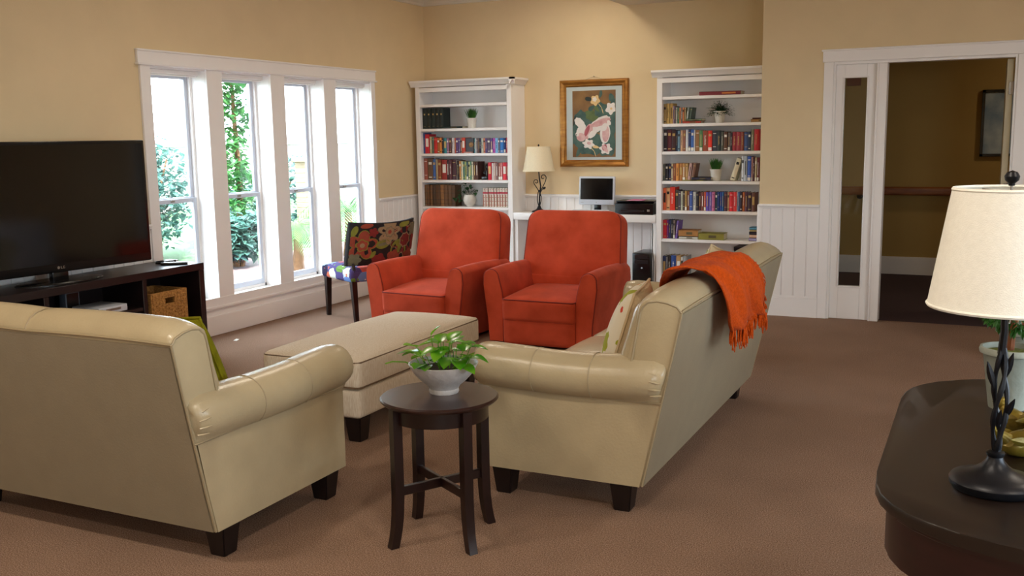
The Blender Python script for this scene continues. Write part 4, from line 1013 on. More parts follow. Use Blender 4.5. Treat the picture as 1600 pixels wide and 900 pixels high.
def make_book(h, w, ht, dp, style, lean=0.0):
    """spine faces -y; returns an Empty-less single thing with cover, pages and lettering"""
    b = NB(); c = min(.003, w * .15)
    if style == 'w':
        cov = mat('book_cream', 'd9cfc0', .55, .04, 20); band = mat('book_redband', 'b02838', .5, .05, 20)
    else: cov = bookmat(h)
    box(b, 0, c, 0, dp, 0, ht, mi=0); box(b, w - c, w, 0, dp, 0, ht, mi=0); box(b, 0, w, 0, c, 0, ht, mi=0)
    # rounded spine
    prism(b, [(c * .3 + (w - c * .6) * i / 6, -.004 * math.sin(PI * i / 6)) for i in range(7)], 'z', .0005, ht - .0005, mi=0)
    box(b, c, w - c, c, dp - .004, .003, ht - .004, mi=1)
    mats = [cov, M_PAPER]
    rs = random.Random(int(w * 1e5) + int(ht * 1e5) + sum(map(ord, h)))
    if style == 'w':
        mats += [band, mat('book_rust_edge', '9a5a3c', .6, .1, 30)]; box(b, 0, w, -.0052, 0, ht * .70, ht * .80, mi=2); box(b, 0, w * .35, -.0046, 0, .004, ht * .66, mi=3)
        for z in (.1, .3, .5, .9): box(b, w * .4, w * .85, -.0052, 0, ht * z, ht * z + .004, mi=2)
    else:
        light_ = sum(int(h[i:i + 2], 16) for i in (0, 2, 4)) > 380
        mats += [M_DARKB if light_ and rs.random() < .7 else M_FOIL if rs.random() < .55 else M_LABELW, M_LABELW]
        k = rs.random(); x0, x1 = w * .2, w * .8
        if style == 'k': # tall matching volumes: two faint gilt ornaments
            mats[2] = M_FOIL; box(b, w * .35, w * .65, -.0048, 0, ht * .66, ht * .74, mi=2); box(b, w * .3, w * .7, -.0046, 0, ht * .12, ht * .125, mi=2)
        elif style == 'l':
            mats[2] = M_DARKB
            for z in (.12, .30, .62, .80): box(b, 0, w, -.0055, 0, ht * z, ht * z + .003, mi=2)
        elif k < .3: box(b, x0, x1, -.0048, 0, ht * .35, ht * .78, mi=2) if w > .03 else box(b, w * .38, w * .62, -.0048, 0, ht * .25, ht * .8, mi=2)
        elif k < .6:
            for z in (.3, .36, .42, .48, .54, .60, .66, .72): box(b, w * .35, w * .35 + w * .3 * rs.uniform(.5, 1), -.0048, 0, ht * z, ht * z + .006, mi=2)
        elif k < .8: box(b, x0, x1, -.0048, 0, ht * .72, ht * .84, mi=2); box(b, x0, x1, -.0048, 0, ht * .1, ht * .14, mi=2)
        else: box(b, x0, x1, -.0048, 0, ht * .84, ht * .87, mi=2); box(b, x0, x1, -.0048, 0, ht * .2, ht * .22, mi=2)
        if rs.random() < .16 and style == '': box(b, w * .1, w * .9, -.0052, 0, .004, .034, mi=3)
    return b, mats
ORD = 'zeroth first second third fourth fifth sixth seventh eighth ninth tenth eleventh twelfth thirteenth fourteenth fifteenth sixteenth seventeenth eighteenth nineteenth twentieth twenty-first twenty-second twenty-third twenty-fourth twenty-fifth twenty-sixth twenty-seventh twenty-eighth twenty-ninth thirtieth thirty-first thirty-second thirty-third thirty-fourth thirty-fifth'.split()
SHN = {1: 'second', 2: 'third', 3: 'fourth', 4: 'fifth', 5: 'sixth', 6: 'lowest'}
for key, data in BOOKS.items():
    side, si = key[0], int(key[1]); zs = SHZ[si] if si < 6 else .145
    case = 'left bookcase' if side == 'L' else 'right bookcase'
    prev_x = None
    for k, rec in enumerate(data.split()):
        x, w, ht, c = rec.split(','); x, w, ht = int(x) / 1000, int(w) / 1000, int(ht) / 1000
        if si == 6: ht += .125; w *= .95
        st = 'k' if c[0] == 'k' else 'w' if c == 'w' else 'l' if key == 'L4' else ''
        colr = {'k0': '16211f', 'k1': '1a2826', 'w': 'd9cfc0'}.get(c, c)
        x = max(x, (-5.300 if side == 'L' else -2.724)) if prev_x is None else max(x, prev_x + .0005)
        lim = -4.309 if side == 'L' else -1.744
        w = min(w - .001, lim - x)
        if w < .006: continue
        ht = min(ht, {1: .209, 2: .216, 3: .233, 4: .236, 5: .225, 6: .3}[si]); b, ms = make_book(colr, w, ht, .125 + random.uniform(0, .02), st)
        nm = {'k': 'near-black', 'w': 'cream and red'}.get(st) or cname(colr)
        o = obj('book', b, ms, None, (x, 8.92 + random.uniform(-.004, .006), zs + .0003), smooth=False)
        tag(o, '%s book, %s from the left on the %s shelf of the %s' % (nm, ORD[k + 1], SHN[si], case), 'book', 'books on the %s shelf of the %s' % (SHN[si], case))
        prev_x = x + w
def flat_book(label, x, y, z, L_, dp, th, h, group, rz=0, foil=False):
    b = NB(); c = .003
    box(b, -L_ / 2, L_ / 2, 0, dp, 0, c, mi=0); box(b, -L_ / 2, L_ / 2, 0, dp, th - c, th, mi=0); box(b, -L_ / 2, L_ / 2, 0, c, 0, th, mi=0)
    box(b, -L_ / 2 + .003, L_ / 2 - .003, c, dp - .004, c, th - c, mi=1)
    box(b, L_ * (.05 if foil else -.1), L_ * (.38 if foil else .2), -.0012, 0, th * .3, th * .7, mi=2)
    o = obj('book', b, [bookmat(h), M_PAPER, mat('gilt_title', 'c87838', .4, .05, 20) if foil else bookmat('5c5030')], None, (x, y, z), (0, 0, rz), smooth=False); return tag(o, label, 'book', group)
GF = 'books lying flat on the shelves'
flat_book('near-black flat book beside the dark set on the left bookcase', -4.935, 8.90, 1.5975, .22, .13, .020, '1c2e2a', GF)
flat_book('long dark red flat book alone on the right bookcase top shelf', -2.205, 8.915, 1.8425, .375, .16, .034, '7c2430', GF, foil=True)
flat_book('red flat book under the grey-green book on the right bookcase', -2.455, 8.905, 1.5975, .17, .13, .021, 'a83c2c', GF)
flat_book('grey-green flat book on top of the red flat book', -2.435, 8.907, 1.6188, .15, .13, .018, '6c7458', GF)
flat_book('thick tan flat book at the doorway end of the second shelf', -1.835, 8.905, 1.5975, .17, .14, .026, 'a87c48', GF)
flat_book('thin brown flat book lying on the thick tan book', -1.828, 8.905, 1.6238, .16, .14, .012, '5e2c20', GF)
flat_book('yellow flat book beneath the dark patterned book on the fourth shelf', -2.44, 8.90, 1.0755, .20, .14, .010, 'b0a45c', GF)
flat_book('dark blue and brown flat book beside the grass pot on the fourth shelf', -2.36, 8.905, 1.0858, .18, .13, .024, '2e2c40', GF)
flat_book('plump tan flat book with pale pages on the sixth shelf', -2.475, 8.90, .5385 + .026, .185, .13, .058, 'a8743c', GF)
flat_book('thin white flat book under the plump tan book', -2.475, 8.905, .5385, .18, .13, .024, 'c8c4b8', GF)
flat_book('yellow-green cloth flat book in the middle of the sixth shelf', -2.26, 8.895, .5385, .235, .15, .060, '8c8434', GF)
for i, (c, th, nm) in enumerate((('a49cc4', .028, 'lavender'), ('d8b49c', .030, 'peach'), ('2c2430', .026, 'black'), ('c0ac70', .016, 'yellow'), ('5c98b4', .022, 'blue'))):
    flat_book('%s flat book in the little stack at the doorway end of the sixth shelf' % nm, -1.835 + .004 * (i % 2), 8.905 + .003 * i, .5385 + sum((.028, .030, .026, .016, .022)[:i]), .165, .12, th, c, 'small stack of flat books on the sixth shelf')
# leaning books
def lean_book(label, x, z, w, ht, h, ang, group='leaning books'):
    b, ms = make_book(h, w, ht, .13, ''); o = obj('book', b, ms, None, (x, 8.92, z + w * math.sin(ang) - .0035), (0, ang, 0), smooth=False); return tag(o, label, 'book', group)
lean_book('grey-green book leaning against the tan set on the second shelf of the right bookcase', -2.516, 1.5975 + .004, .022, .145, '7c8478', .10)
lean_book('slim dark green leaning book at the end of the tan set', -2.490, 1.5975 + .005, .02, .143, '48584c', .13)
lean_book('pink and white book leaning at the end of the tan and orange row', -2.494, 1.0755 + .005, .026, .158, 'c49c94', .12)
lean_book('brown book leaning beside the pink and white one', -2.464, 1.0755 + .006, .028, .158, '7c5440', .16)
lean_book('tall cream book leaning to the right beside the grass pot', -2.100, 1.0755 + .004, .042, .205, 'd8cdb0', .30)
lean_book('purple book leaning on the grey book on the sixth shelf', -2.606, .5385 + .0035, .022, .168, '6c4c98', .10)
# face-out dark book with medallion
t = thing('display_book', 'dark book facing out with a gold medallion on its cover', 'book', (-4.765, 8.925, 1.3455))
obj('cover', box(NB(), -.052, .052, 0, .028, 0, .152, .001, 1), mat('medallion_cover', '241218', .4, .1, 20), t)
b = lathe(NB(), [(0, -.0015), (.024, -.0015), (.026, 0), (0, 0)], 24, M=TR(.022, 0, .085) @ RX(-PI / 2)); obj('medallion', b, mat('medallion', '8c6430', .4, .2, 60), t)
b = box(NB(), -.05, .045, -.03, -.005, 0, .014, .002, 1); o = tag(obj('small_book', b, bookmat('b88c84')), 'tiny pink book lying in front of the medallion book', 'book'); o.location = (-4.765, 8.925, 1.3455)
# black bookend
t = thing('bookend', 'black figure-shaped bookend propping the red books on the fourth shelf', 'bookend', (-4.60, 8.93, 1.0755))
obj('base', box(NB(), -.035, .045, 0, .07, 0, .03, .004), M_BLACK, t)
b = NB(); lathe(b, [(0, .03), (.024, .035), (.026, .07), (.020, .095), (.016, .105), (.021, .12), (.022, .14), (.012, .155), (0, .158)], 20, (.020, .035)); lathe(b, [(0, .055), (.013, .06), (.014, .075), (.008, .085), (0, .087)], 16, (-.012, .03)); obj('figure', b, M_BLACK, t)

# ------------------------------------------------------------------ potted plants on the shelves
def pot(b, r0, r1, h, lip=.004): lathe(b, [(0, 0), (r0, 0), (r0 + (r1 - r0) * .9, h * .9), (r1 + lip, h * .9), (r1 + lip, h), (r1 - .002, h), (r1 - .006, h * .86), (0, h * .84)], 36)
def grass_pot(label, x, z, h, gh, n, m, rr=.0):
    t = thing('potted_grass', label, 'potted plant', (x, 8.985, z), 0, 'small potted plants on the shelves')
    b = NB(); pot(b, .040, .053, h); obj('pot', b, M_POT, t)
    b = NB()
    for k in range(n):
        a = random.uniform(0, 2 * PI); r0 = random.uniform(0, .034); p = Vector((r0 * math.cos(a), r0 * math.sin(a), h * .84)); le = gh * random.uniform(.7, 1.05); o = random.uniform(.2, .6) * (r0 / .034 + .25) * .6
        q = p + Vector((math.cos(a) * le * o, math.sin(a) * le * o, le)); mid = p.lerp(q, .5) + Vector((0, 0, .008)); w = Vector((-math.sin(a), math.cos(a), 0)) * .0028
        v = [b.verts.new(c) for c in (p - w, p + w, mid + w, q, mid - w)]; b.faces.new(v)
    obj('grass', b, m, t, recalc=False, smooth=False); return t
grass_pot('small grass plant in a white pot on the left bookcase second shelf', -4.76, 1.5975, .10, .115, 260, M_LEAF_GRASS)
grass_pot('small bright grass plant in a white pot on the right bookcase fourth shelf', -2.245, 1.0755, .105, .115, 300, M_LEAF_GRASS)
t = thing('potted_fern', 'bushy dark green plant in a white pot on the right bookcase second shelf', 'potted plant', (-2.22, 8.99, 1.5975), 0, 'small potted plants on the shelves')
b = NB(); pot(b, .036, .055, .105); obj('pot', b, M_POT, t)
b = NB()
for k in range(230):
    a = random.uniform(0, 2 * PI); el = random.uniform(-.15, 1.45); le = random.uniform(.06, .13); p = Vector((0, 0, .10)); d = Vector((math.cos(a) * math.cos(el), math.sin(a) * math.cos(el) * .8, math.sin(el)))
    for j in range(1, 6):
        c = p + d * le * j / 5 - Vector((0, 0, .03 * (j / 5) ** 2)); leafb(b, c, Vector((math.cos(a + random.uniform(-1, 1)), math.sin(a + random.uniform(-1, 1)), random.uniform(-.2, .7))), .024, .0055, n=2, heart=False)
obj('foliage', b, M_LEAF_FERN, t, recalc=False)
t = thing('trailing_plant', 'trailing ivy in a round cream vase on the left bookcase fifth shelf', 'potted plant', (-4.785, 8.95, .8025))
b = NB(); lathe(b, [(0, 0), (.032, 0), (.036, .006), (.056, .03), (.066, .06), (.066, .085), (.058, .108), (.052, .118), (.056, .124), (.050, .124), (.045, .112), (0, .108)], 36); obj('vase', b, M_POT, t)
b = NB(); rs = random.Random(3); bs = NB()
for k in range(16):
    a = rs.uniform(0, 2 * PI); r1 = rs.uniform(.01, .06); p = Vector((r1 * math.cos(a), r1 * math.sin(a) * .7, .13 + rs.uniform(0, .03))); leafb(b, p, Vector((math.cos(a), math.sin(a), .2)), .042, .017)
for pts in ([(-.02, 0, .12), (-.07, -.02, .15), (-.11, -.035, .12), (-.14, -.04, .085), (-.17, -.04, .09)], [(.0, 0, .12), (-.03, -.01, .19), (-.06, -.02, .215), (-.09, -.03, .17), (-.10, -.035, .11), (-.09, -.04, .07)], [(.01, 0, .12), (.03, 0, .19), (.02, -.01, .225)], [(.0, 0, .12), (-.02, -.01, .20), (-.04, -.02, .24)], [(.03, 0, .12), (.07, 0, .17), (.075, -.01, .14)]):
    tube(bs, pts, .0018, 5)
    for p in pts[1:]:
        for q in range(2): leafb(b, Vector(p), Vector((rs.uniform(-1, 1), rs.uniform(-.6, 0), rs.uniform(-.6, .2))), .040, .016)
obj('leaves', b, M_LEAF_FERN, t, recalc=False); obj('stems', bs, M_LEAF_FERN, t)
# black file box on the lowest shelf
t = thing('storage_box', 'black storage box standing on the lowest shelf of the right bookcase', 'box', (-1.90, 8.98, .1455))
obj('body', box(NB(), -.145, .145, -.09, .12, 0, .335, .006), M_BLACK, t); obj('lid', box(NB(), -.148, .148, -.093, .123, .30, .338, .004), M_BLACK, t)

# ------------------------------------------------------------------ desk and what stands on it
t = thing('desk', 'white built-in desk top spanning between the two bookcases', 'desk', (-3.515, 9.03, 0))
obj('worktop', box(NB(), -.738, .735, -.165, .158, .685, .755, .004, 2), M_TRIM, t)
for x in (-.735, .697): obj('support_panel', box(NB(), x, x + .035, -.14, .13, 0, .685, .002, 1), M_TRIM, t)
def scroll_lamp(name, label, loc, m_shade, big, rz=0, group=None):
    t = thing(name, label, 'lamp', loc, rz, group)
    b = NB()
    if big: prof = [(0, 0), (.080, 0), (.087, .008), (.088, .018), (.084, .024), (.066, .030), (.044, .038), (.028, .050), (.018, .062), (.0155, .070), (.018, .074), (.018, .080), (.010, .083), (0, .083)]
    else: prof = [(0, 0), (.074, 0), (.078, .006), (.070, .014), (.045, .022), (.026, .034), (.018, .050), (.013, .062), (.010, .066), (0, .066)]
    lathe(b, prof, 48); obj('base', b, M_IRON, t)
    return t
def shade(t, r0, r1, z0, z1, m):
    b = NB(); lathe(b, [(r0, z0), (r1, z1), (r1 - .003, z1), (r0 - .003, z0), (r0, z0)], 72); s = obj('shade', b, m, t, ang=60)
    for r_, z in ((r0 - .001, z0 + .004), (r1 - .001, z1 - .004)): obj('trim_band', tube(NB(), [(r_ * math.cos(2 * PI * k / 60), r_ * math.sin(2 * PI * k / 60), z) for k in range(60)], .0035, 6, closed=True), m, s)
    b = NB()
    for k in range(3): a = 2 * PI * k / 3; tube(b, [(0, 0, z1 - .012), ((r1 - .004) * math.cos(a), (r1 - .004) * math.sin(a), z1 - .008)], .0018, 6)
    tube(b, [(0, 0, z1 - .10), (0, 0, z1 + .003)], .003, 6); obj('spider', b, M_STEEL, s)
def leafsolid(b, p, d, L_, w):
    d = Vector(d).normalized(); p = Vector(p); s = d.cross(Vector((0, .9, .2))).normalized(); u = s.cross(d)
    rows = []
    for i in range(6):
        k = i / 5; c = p + d * L_ * k; hw = w * math.sin(PI * (k * .92 + .04)); rows.append([b.verts.new(c + s * hw), b.verts.new(c + u * hw * .35), b.verts.new(c - s * hw), b.verts.new(c - u * hw * .35)])
    for A, B in zip(rows, rows[1:]):
        for i in range(4): b.faces.new((A[i], A[(i + 1) % 4], B[(i + 1) % 4], B[i]))
    b.faces.new(rows[0]); b.faces.new(rows[-1])
t = scroll_lamp('table_lamp', 'small scroll-stem lamp with cream shade on the white desk', (-4.02, 8.985, .755), M_SHADE2, False)
shade(t, .158, .114, .405, .648, M_SHADE2)
b = NB(); tube(b, [(0, 0, .06), (.006, 0, .16), (.018, 0, .26), (.004, 0, .34), (-.002, 0, .42), (0, 0, .50)], [.008, .008, .0075, .007, .006, .005], 8)
for s in (-1, 1): tube(b, [(s * .006, 0, .062), (s * .020, 0, .11), (s * .022, .004, .15), (s * .012, 0, .19), (s * .0, 0, .22)], .0045, 6)
def spiral(c, r0, a0, a1, sg=1, n=20): return [(c[0] + r0 * (1 - .75 * i / n) * math.cos(a0 + (a1 - a0) * i / n), 0, c[1] + r0 * (1 - .75 * i / n) * math.sin(a0 + (a1 - a0) * i / n)) for i in range(n + 1)]
tube(b, [(.010, 0, .19), (-.02, 0, .235), (-.052, 0, .28)] + spiral((-.030, .30), .028, PI + .3, -PI * .9), .0042, 6)
tube(b, [(.010, 0, .20), (.040, 0, .25), (.072, 0, .31)] + spiral((.046, .345), .034, -.5, PI * 1.75), .0042, 6)
obj('scroll_stem', b, M_IRON, t)
b = NB(); tube(b, [(.012, 0, .19), (.034, -.004, .22), (.045, -.006, .232)], .003, 6); leafsolid(b, (.040, -.006, .228), (.7, 0, .45), .042, .013); obj('iron_leaf', b, M_IRON, t)
b = lathe(NB(), [(0, .65), (.007, .652), (.010, .66), (.006, .668), (0, .672)], 16); obj('finial', b, M_IRON, t)
t = thing('monitor', 'silver-framed computer monitor with a dark screen on the desk', 'monitor', (-3.43, 9.035, .755), math.radians(-2))
Mm = TR(0, 0, .072) @ RX(-.06)
b = NB(); ibox(b, Mm @ TR(0, .006, .144), .375, .03, .275, .008); obj('case', b, M_SILV, t)
b = NB(); ibox(b, Mm @ TR(0, -.010, .160), .338, .004, .205); obj('screen', b, M_SCREEN, t, smooth=False)
b = NB(); ibox(b, Mm @ TR(0, -.0095, .030), .006, .003, .013, .001, 1); ibox(b, Mm @ TR(-.15, -.0095, .027), .03, .002, .003); obj('logo', b, M_STEEL, t, smooth=False)
b = NB(); ibox(b, TR(0, .03, .05), .07, .02, .10, .004); obj('neck', b, M_BLACK, t)
b = NB(); box(b, -.11, .11, -.05, .09, 0, .010, .004); obj('stand', b, M_SILV, t)
t = thing('keyboard', 'white computer keyboard lying on the desk below the monitor', 'keyboard', (-3.46, 8.915, .755), 0)
b = NB(); prism(b, [(-.045, 0), (.065, 0), (.065, .026), (-.045, .012)], 'x', -.20, .20, .002); obj('case', b, M_WHITEP, t)
b = NB()
for i in range(21):
    for j in range(6): ibox(b, TR(-.183 + i * .0183, -.032 + j * .0175, .0185 + j * .0022) @ RX(.12), .0155, .0145, .011, .002, 1)
obj('keys', b, M_WHITEP, t)
t = thing('printer', 'black all-in-one printer with pink paper at the doorway end of the desk', 'printer', (-3.005, 9.02, .755))
b = NB(); prism(b, [(-.115, 0), (.12, 0), (.12, .115), (-.06, .122), (-.115, .100)], 'x', -.19, .19, .006); obj('body', b, M_BLACK, t)
obj('scanner_lid', box(NB(), -.185, .185, -.09, .12, .119, .130, .004), M_BLACK, t)
b = NB(); box(b, -.13, .10, -.124, -.10, .028, .045, .002, 1); obj('paper_slot', b, M_ESP, t)
b = NB(); box(b, .13, .155, -.1165, -.112, .03, .05, .001, 1); obj('badge', b, M_STEEL, t, smooth=False)
t = thing('paper_sheets', 'few pink and white sheets lying on the printer', 'paper', (-3.02, 9.0, .8855), .1)
for i in range(3): obj('sheet', box(NB(), -.07 + .01 * i, .07 + .01 * i, -.09, .09, .0015 * i, .0015 * i + .001), mat('pink_sheet', 'd070a0', .8, .02, 20) if i != 1 else M_LABELW, t, smooth=False)
t = thing('computer_tower', 'black computer tower on the floor under the desk', 'computer', (-2.90, 8.99, 0))
obj('case', box(NB(), -.095, .085, -.16, .17, .01, .40, .008), M_BLACK, t); b = NB()
box(b, -.07, .06, -.163, -.16, .30, .335, .002, 1); box(b, -.07, .06, -.163, -.16, .345, .38, .002, 1); obj('drive_bay', b, M_ESP, t)
for x in (-.08, .06): obj('foot', box(NB(), x, x + .02, -.15, .16, 0, .012), M_BLACK, t)
obj('power_button', lathe(NB(), [(0, 0), (.008, 0), (.008, .003), (0, .003)], 16, M=TR(0, -.16, .26) @ RX(PI / 2)), M_SILV, t)
b = tube(NB(), [(-2.800, 8.84, .68), (-2.795, 8.835, .60), (-2.800, 8.838, .45), (-2.785, 8.838, .32), (-2.80, 8.86, .12), (-2.795, 8.95, .006)], .004, 8); o = tag(obj('power_cable', b, M_BLACK), 'thin black cable hanging down beside the right bookcase', 'cable')

# ------------------------------------------------------------------ framed picture
t = thing('framed_picture', 'gilt-framed print of white birds and blossoms hanging above the desk', 'picture', (-3.51, 9.19, 1.62))
ow, oh, fw = .715, .845, .068
prf = [(0, 0), (0, .020), (.008, .034), (.022, .038), (.034, .030), (.044, .024), (.054, .026), (.062, .018), (.068, .012), (.068, 0)]
b = NB(); cs = [(-1, -1), (1, -1), (1, 1), (-1, 1)]; rows = [[b.verts.new((sx * (ow / 2 - d), -h_, sz * (oh / 2 - d))) for d, h_ in prf] for sx, sz in cs]
for i in range(4):
    A, B = rows[i], rows[(i + 1) % 4]
    for k in range(len(prf)): b.faces.new((A[k], A[(k + 1) % len(prf)], B[(k + 1) % len(prf)], B[k]))
obj('frame', b, M_GOLD, t, ang=25)
obj('mat_board', box(NB(), -ow / 2 + fw - .004, ow / 2 - fw + .004, -.010, -.003, -oh / 2 + fw - .004, oh / 2 - fw + .004), M_MATB, t, smooth=False)
PW, PH = .45, .645
b = NB(); box(b, -PW / 2, PW / 2, -.0115, -.0095, -PH / 2 - .005, PH / 2 - .005, mi=0)
pm = [mat('print_ground', '8c6a3c', .6, 1, 6, col2='6c4a2a'), mat('print_teal', '2e4c48', .6, 1, 14, col2='4a665c'), mat('print_leaf', '55683c', .6, .2, 14), mat('print_white', 'ddd6d0', .6, .05, 20), mat('print_pink', 'c08c8c', .6, 1, 20, col2='d8b4b0'), mat('print_rose', 'a8545c', .6, .15, 20), mat('print_cream', 'd8b880', .6, .1, 20), mat('print_dark', '24302e', .6, .1, 20)]
zl = [-.0118]
def blob(cx, cy, rx, ry, rot, mi, n=18, wob=0.0, lobes=5, taper=0.0):
    """flat shape in print pixels: cx, cy in 0..375 / 0..537 from the top-left"""
    zl[0] -= .00003; ca, sa = math.cos(rot), math.sin(rot); vs = []
    for k in range(n):
        a = 2 * PI * k / n; r_ = 1 + wob * math.cos(lobes * a); x, y = rx * r_ * math.cos(a), ry * r_ * math.sin(a) * (1 - taper * math.cos(a)); X, Y = cx + x * ca - y * sa, cy + x * sa + y * ca
        X = min(373, max(2, X)); Y = min(535, max(2, Y)); vs.append(b.verts.new((X / 375 * PW - PW / 2, zl[0], PH / 2 - .005 - Y / 537 * PH)))
    f = b.faces.new(vs); f.material_index = mi
for (x, y, rx, ry, r, m) in ((60, 300, 70, 150, .3, 1), (200, 260, 150, 90, -.2, 1), (310, 280, 80, 160, .1, 1), (150, 430, 130, 90, .1, 1), (300, 430, 90, 100, 0, 1), (170, 200, 60, 45, .5, 2), (40, 210, 24, 40, .6, 1), (250, 160, 60, 60, .4, 1), (345, 150, 30, 90, .2, 1)): blob(x, y, rx, ry, r, m, 22, .12, 6)
for (x, y, rx, ry, r, m) in ((150, 70, 40, 16, .2, 7), (248, 30, 14, 32, .2, 1), (170, 140, 34, 18, -.6, 1), (215, 150, 30, 14, .8, 2), (20, 240, 12, 40, .2, 7), (50, 500, 16, 36, .3, 1), (330, 480, 40, 18, -.4, 1), (150, 215, 40, 20, 1.0, 2), (205, 455, 30, 12, .2, 6), (340, 60, 24, 30, 0, 1), (360, 240, 14, 50, .1, 1)): blob(x, y, rx, ry, r, m, 16, .0, 2, .4)
for pts, m in ((((270, 190), (255, 140), (230, 108)), 6), (((205, 535), (190, 490), (160, 460)), 6)):
    for p, q in zip(pts, pts[1:]): blob((p[0] + q[0]) / 2, (p[1] + q[1]) / 2, 26, 3, math.atan2(q[1] - p[1], q[0] - p[0]), m, 8)
blob(200, 80, 38, 40, .2, 6, 25, .16, 5); blob(195, 72, 18, 18, 0, 3, 20, .2, 5); blob(335, 148, 42, 46, .3, 3, 25, .18, 5); blob(338, 150, 10, 10, 0, 6)
# flying bird: wings, body, tail
blob(70, 265, 62, 32, .75, 3, 24, .06, 9, .2); blob(100, 340, 68, 44, .45, 3, 24, .04, 7); blob(215, 285, 128, 46, -.55, 3, 26, .05, 11, -.25); blob(245, 260, 92, 26, -.30, 4, 22, .03, 9, -.2)
blob(140, 330, 34, 66, .35, 4, 22); blob(128, 325, 16, 50, .4, 5, 20); blob(75, 375, 40, 34, .3, 4, 20); blob(42, 350, 16, 18, 0, 3, 16); blob(175, 350, 46, 24, -.7, 3, 18, .08, 8); blob(34, 355, 5, 5, 0, 7, 10)
# perched bird
blob(285, 345, 44, 82, .08, 3, 24, .02, 6); blob(290, 350, 30, 66, .05, 4, 22); blob(278, 300, 22, 30, .5, 3, 18); blob(318, 262, 16, 22, -.5, 3, 14)
blob(140, 430, 48, 36, .2, 3, 25, .22, 6); blob(145, 425, 18, 12, .2, 4, 16); blob(290, 470, 50, 42, .1, 3, 25, .2, 6); blob(280, 460, 22, 26, .4, 5, 16, .1, 4); blob(285, 470, 38, 16, .9, 4, 16)
obj('print', b, pm, t, recalc=False, smooth=False)
b = tube(NB(), [(0, -.004, oh / 2 + .028), (0, -.012, oh / 2 + .030)], .005, 8); tube(b, [(-.12, -.006, oh / 2 - .01), (0, -.008, oh / 2 + .028), (.12, -.006, oh / 2 - .01)], .0012, 5); obj('hanger', b, M_STEEL, t)

# ------------------------------------------------------------------ console table at the right and what stands on it
t = thing('console_table', 'dark mahogany table with rounded end and deep apron beside the camera side of the room', 'table', (.52, 2.59, 0))
def outline(off, n=10):
    hx, hy = .71 - off, .70 - off; pts = []
    for (sx, sy, a0) in ((1, 1, 0), (-1, 1, 90), (-1, -1, 180), (1, -1, 270)):
        rx, ry = .50, .36
        for i in range(n + 1):
            a = math.radians(a0 + 90 * i / n); ca, sa = math.cos(a), math.sin(a)
            pts.append((sx * (hx - rx) + rx * math.copysign(abs(ca) ** .82, ca), sy * (hy - ry) + ry * math.copysign(abs(sa) ** .82, sa)))
    return pts
b = NB(); prism(b, outline(0), 'z', .722, .75, .004, 2); obj('tabletop', b, M_CONS, t, ang=30)
b = NB(); prism(b, outline(.012), 'z', .708, .722, .003, 1); prism(b, outline(.022), 'z', .60, .708); obj('apron', b, M_CONSA, t, ang=30)
for sx in (-1, 1):
    for sy in (-1, 1):
        b = NB(); x, y = sx * .52, sy * .53
        tube(b, [(x, y, .60), (x, y, .52), (x + sx * .004, y + sy * .004, .30), (x + sx * .012, y + sy * .012, .08), (x + sx * .03, y + sy * .03, 0)], [.036, .034, .026, .02, .024], 12); obj('leg', b, M_CONSA, t)
t = scroll_lamp('table_lamp', 'large white-shaded lamp with twisted dark branch stem on the mahogany table', (.044, 2.235, .75), M_SHADE, True)
b = NB()
for k in range(3):
    a0 = 2 * PI * k / 3 + .5; pts = []
    for i in range(24):
        s = i / 23; z = .078 + .225 * s; r_ = .003 + .011 * math.sin(PI * s) ; a = a0 + 3.6 * s; pts.append((r_ * math.cos(a) + .002, r_ * math.sin(a), z))
    tube(b, pts, [.0052 + .001 * math.sin(i) for i in range(24)], 7)
tube(b, [(.0, 0, .29), (.003, 0, .34), (0, 0, .40), (0, 0, .52)], [.008, .0075, .007, .006], 8)
obj('twisted_stem', b, M_IRON, t)
for p, d, L_, w in (((.010, -.002, .150), (.35, -.2, .9), .055, .007), ((-.010, -.004, .215), (-.25, 0, .95), .060, .007), ((.008, 0, .235), (.22, -.1, .95), .062, .007), ((.0, -.008, .13), (.1, -.3, .95), .05, .006)):
    b = NB(); leafsolid(b, p, d, L_, w); obj('iron_leaf', b, M_IRON, t)
shade(t, .148, .109, .388, .634, M_SHADE)
obj('finial', lathe(NB(), [(0, .636), (.006, .637), (.0065, .642), (.013, .648), (.0145, .656), (.010, .664), (0, .668)], 20), M_IRON, t)
def topiary(label, x, y, hpot, ztr, rb, lean):
    t = thing('topiary', label, 'potted plant', (x, y, .75), 0, 'ball topiaries on the mahogany table')
    b = NB(); lathe(b, [(0, 0), (.046, 0), (.047, .006), (.066, hpot - .02), (.068, hpot - .018), (.075, hpot - .016), (.0765, hpot - .008), (.074, hpot), (.068, hpot), (.064, hpot - .014), (0, hpot - .016)], 44); obj('pot', b, M_POTA, t)
    b = NB(); lathe(b, [(0, hpot - .008), (.03, hpot - .007), (.065, hpot - .015)], 24); obj('moss', b, mat('moss', '5c6428', .95, .4, 60, .8, 90), t)
    b = NB(); tube(b, [(0, 0, hpot - .012), (lean * .4, 0, hpot + .03), (lean, 0, ztr)], [.010, .009, .008], 8); obj('trunk', b, mat('topiary_trunk', '7c4420', .8, .3, 40, .4, 60), t)
    b = NB(); rs = random.Random(int(x * 1000))
    for k in range(900):
        v = Vector((rs.gauss(0, 1), rs.gauss(0, 1), rs.gauss(0, 1))).normalized(); c = v * rb * rs.uniform(.78, 1.0) + Vector((lean, 0, ztr + rb * .6)); d = (v + Vector((rs.uniform(-.8, .8), rs.uniform(-.8, .8), rs.uniform(-.8, .8)))).normalized(); leafb(b, c, d, rs.uniform(.014, .022), .0055, n=2, heart=False)
    obj('foliage', b, M_LEAF_DARK, t, recalc=False)
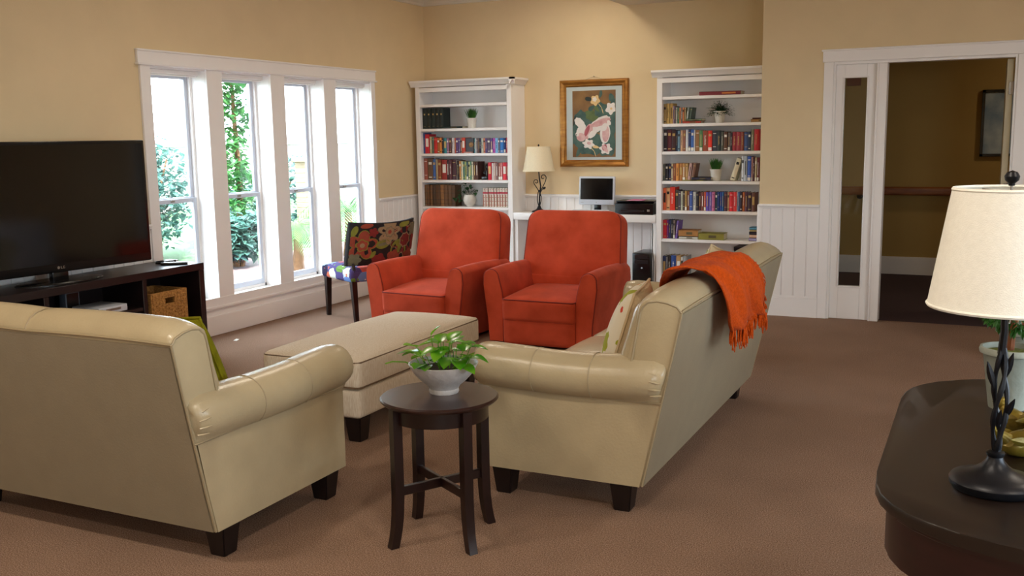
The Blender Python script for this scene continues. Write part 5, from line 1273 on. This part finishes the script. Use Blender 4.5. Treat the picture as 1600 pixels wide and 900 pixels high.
topiary('ball topiary in an aged white pot directly behind the large lamp', .078, 2.93, .168, .245, .088, .006)
topiary('ball topiary in an aged white pot, farther of the two behind the lamp', .118, 3.125, .190, .27, .085, .004)
def bird(label, x, y, rz, s=1.0):
    t = thing('bird_figurine', label, 'figurine', (x, y, .75), rz, 'gold bird figurines')
    b = NB(); lathe(b, [(0, .0), (.022, .002), (.032, .012), (.036, .026), (.033, .040), (.024, .050), (.014, .056), (0, .058)], 24)
    for v in b.verts: v.co.x *= 1.35; v.co.x += .35 * max(0, v.co.z - .02) ; v.co *= s
    # head, tail as continuous bulges
    lathe(b, [(0, -.018), (.010, -.015), (.0165, -.004), (.0165, .004), (.010, .014), (0, .017)], 18, M=TR(.040 * s, 0, .066 * s) @ Matrix.Diagonal((s, s, s, 1)))
    tube(b, [(.018 * s, 0, .045 * s), (.032 * s, 0, .058 * s)], [.018 * s, .013 * s], 12); tube(b, [(-.03 * s, 0, .035 * s), (-.055 * s, 0, .055 * s), (-.07 * s, 0, .072 * s)], [.018 * s, .010 * s, .004 * s], 10)
    obj('body', b, M_GOLDB, t); obj('beak', tube(NB(), [(.054 * s, 0, .067 * s), (.072 * s, 0, .062 * s)], [.006 * s, .001], 8), M_GOLDB, t)
    for sg in (-1, 1):
        w = NB(); leafsolid(w, (.015 * s, sg * .031 * s, .034 * s), (-1, sg * .15, .25), .062 * s, .012 * s); obj('wing', w, M_GOLDB, t)
bird('gold bird figurine nearest the base of the large lamp', .098, 2.50, .5)
bird('gold bird figurine standing behind the nearest bird by the topiary pot', .090, 2.70, 2.4, .95)
bird('gold bird figurine farthest from the lamp edge of the table', .150, 2.62, 1.2, 1.1)
t = thing('draped_table', 'small table under a white pleated cloth beyond the mahogany table', 'table', (.62, 6.9, 0))
b = NB(); n = 96; rows = []
for z, k in ((.0, 1), (.2, .8), (.4, .5), (.56, .15), (.60, 0)):
    rows.append([b.verts.new(((.33 + .022 * k * math.sin(16 * 2 * PI * i / n)) * math.cos(2 * PI * i / n) * (1 - .03 * (z > .58)), (.33 + .022 * k * math.sin(16 * 2 * PI * i / n)) * math.sin(2 * PI * i / n) * (1 - .03 * (z > .58)), z + .003)) for i in range(n)])
for A, B in zip(rows, rows[1:]):
    for i in range(n): b.faces.new((A[i], A[(i + 1) % n], B[(i + 1) % n], B[i]))
b.faces.new(rows[-1]); obj('cloth', b, mat('white_cloth', 'd8d6dc', .9, .03, 20, .1, 90), t, ang=60)
# scrap of paper on the carpet by the window wall
b = NB(); vs = [b.verts.new(p) for p in ((-.02, -.012, .001), (.018, -.015, .003), (.022, .01, .012), (-.012, .016, .004), (0, 0, .015))]
for i in range(4): b.faces.new((vs[i], vs[(i + 1) % 4], vs[4]))
b.faces.new(vs[:4][::-1])
o = tag(obj('paper_scrap', b, M_LABELW, None, (-5.10, 5.72, 0), smooth=False), 'tiny white paper scrap on the carpet near the window wall', 'scrap')
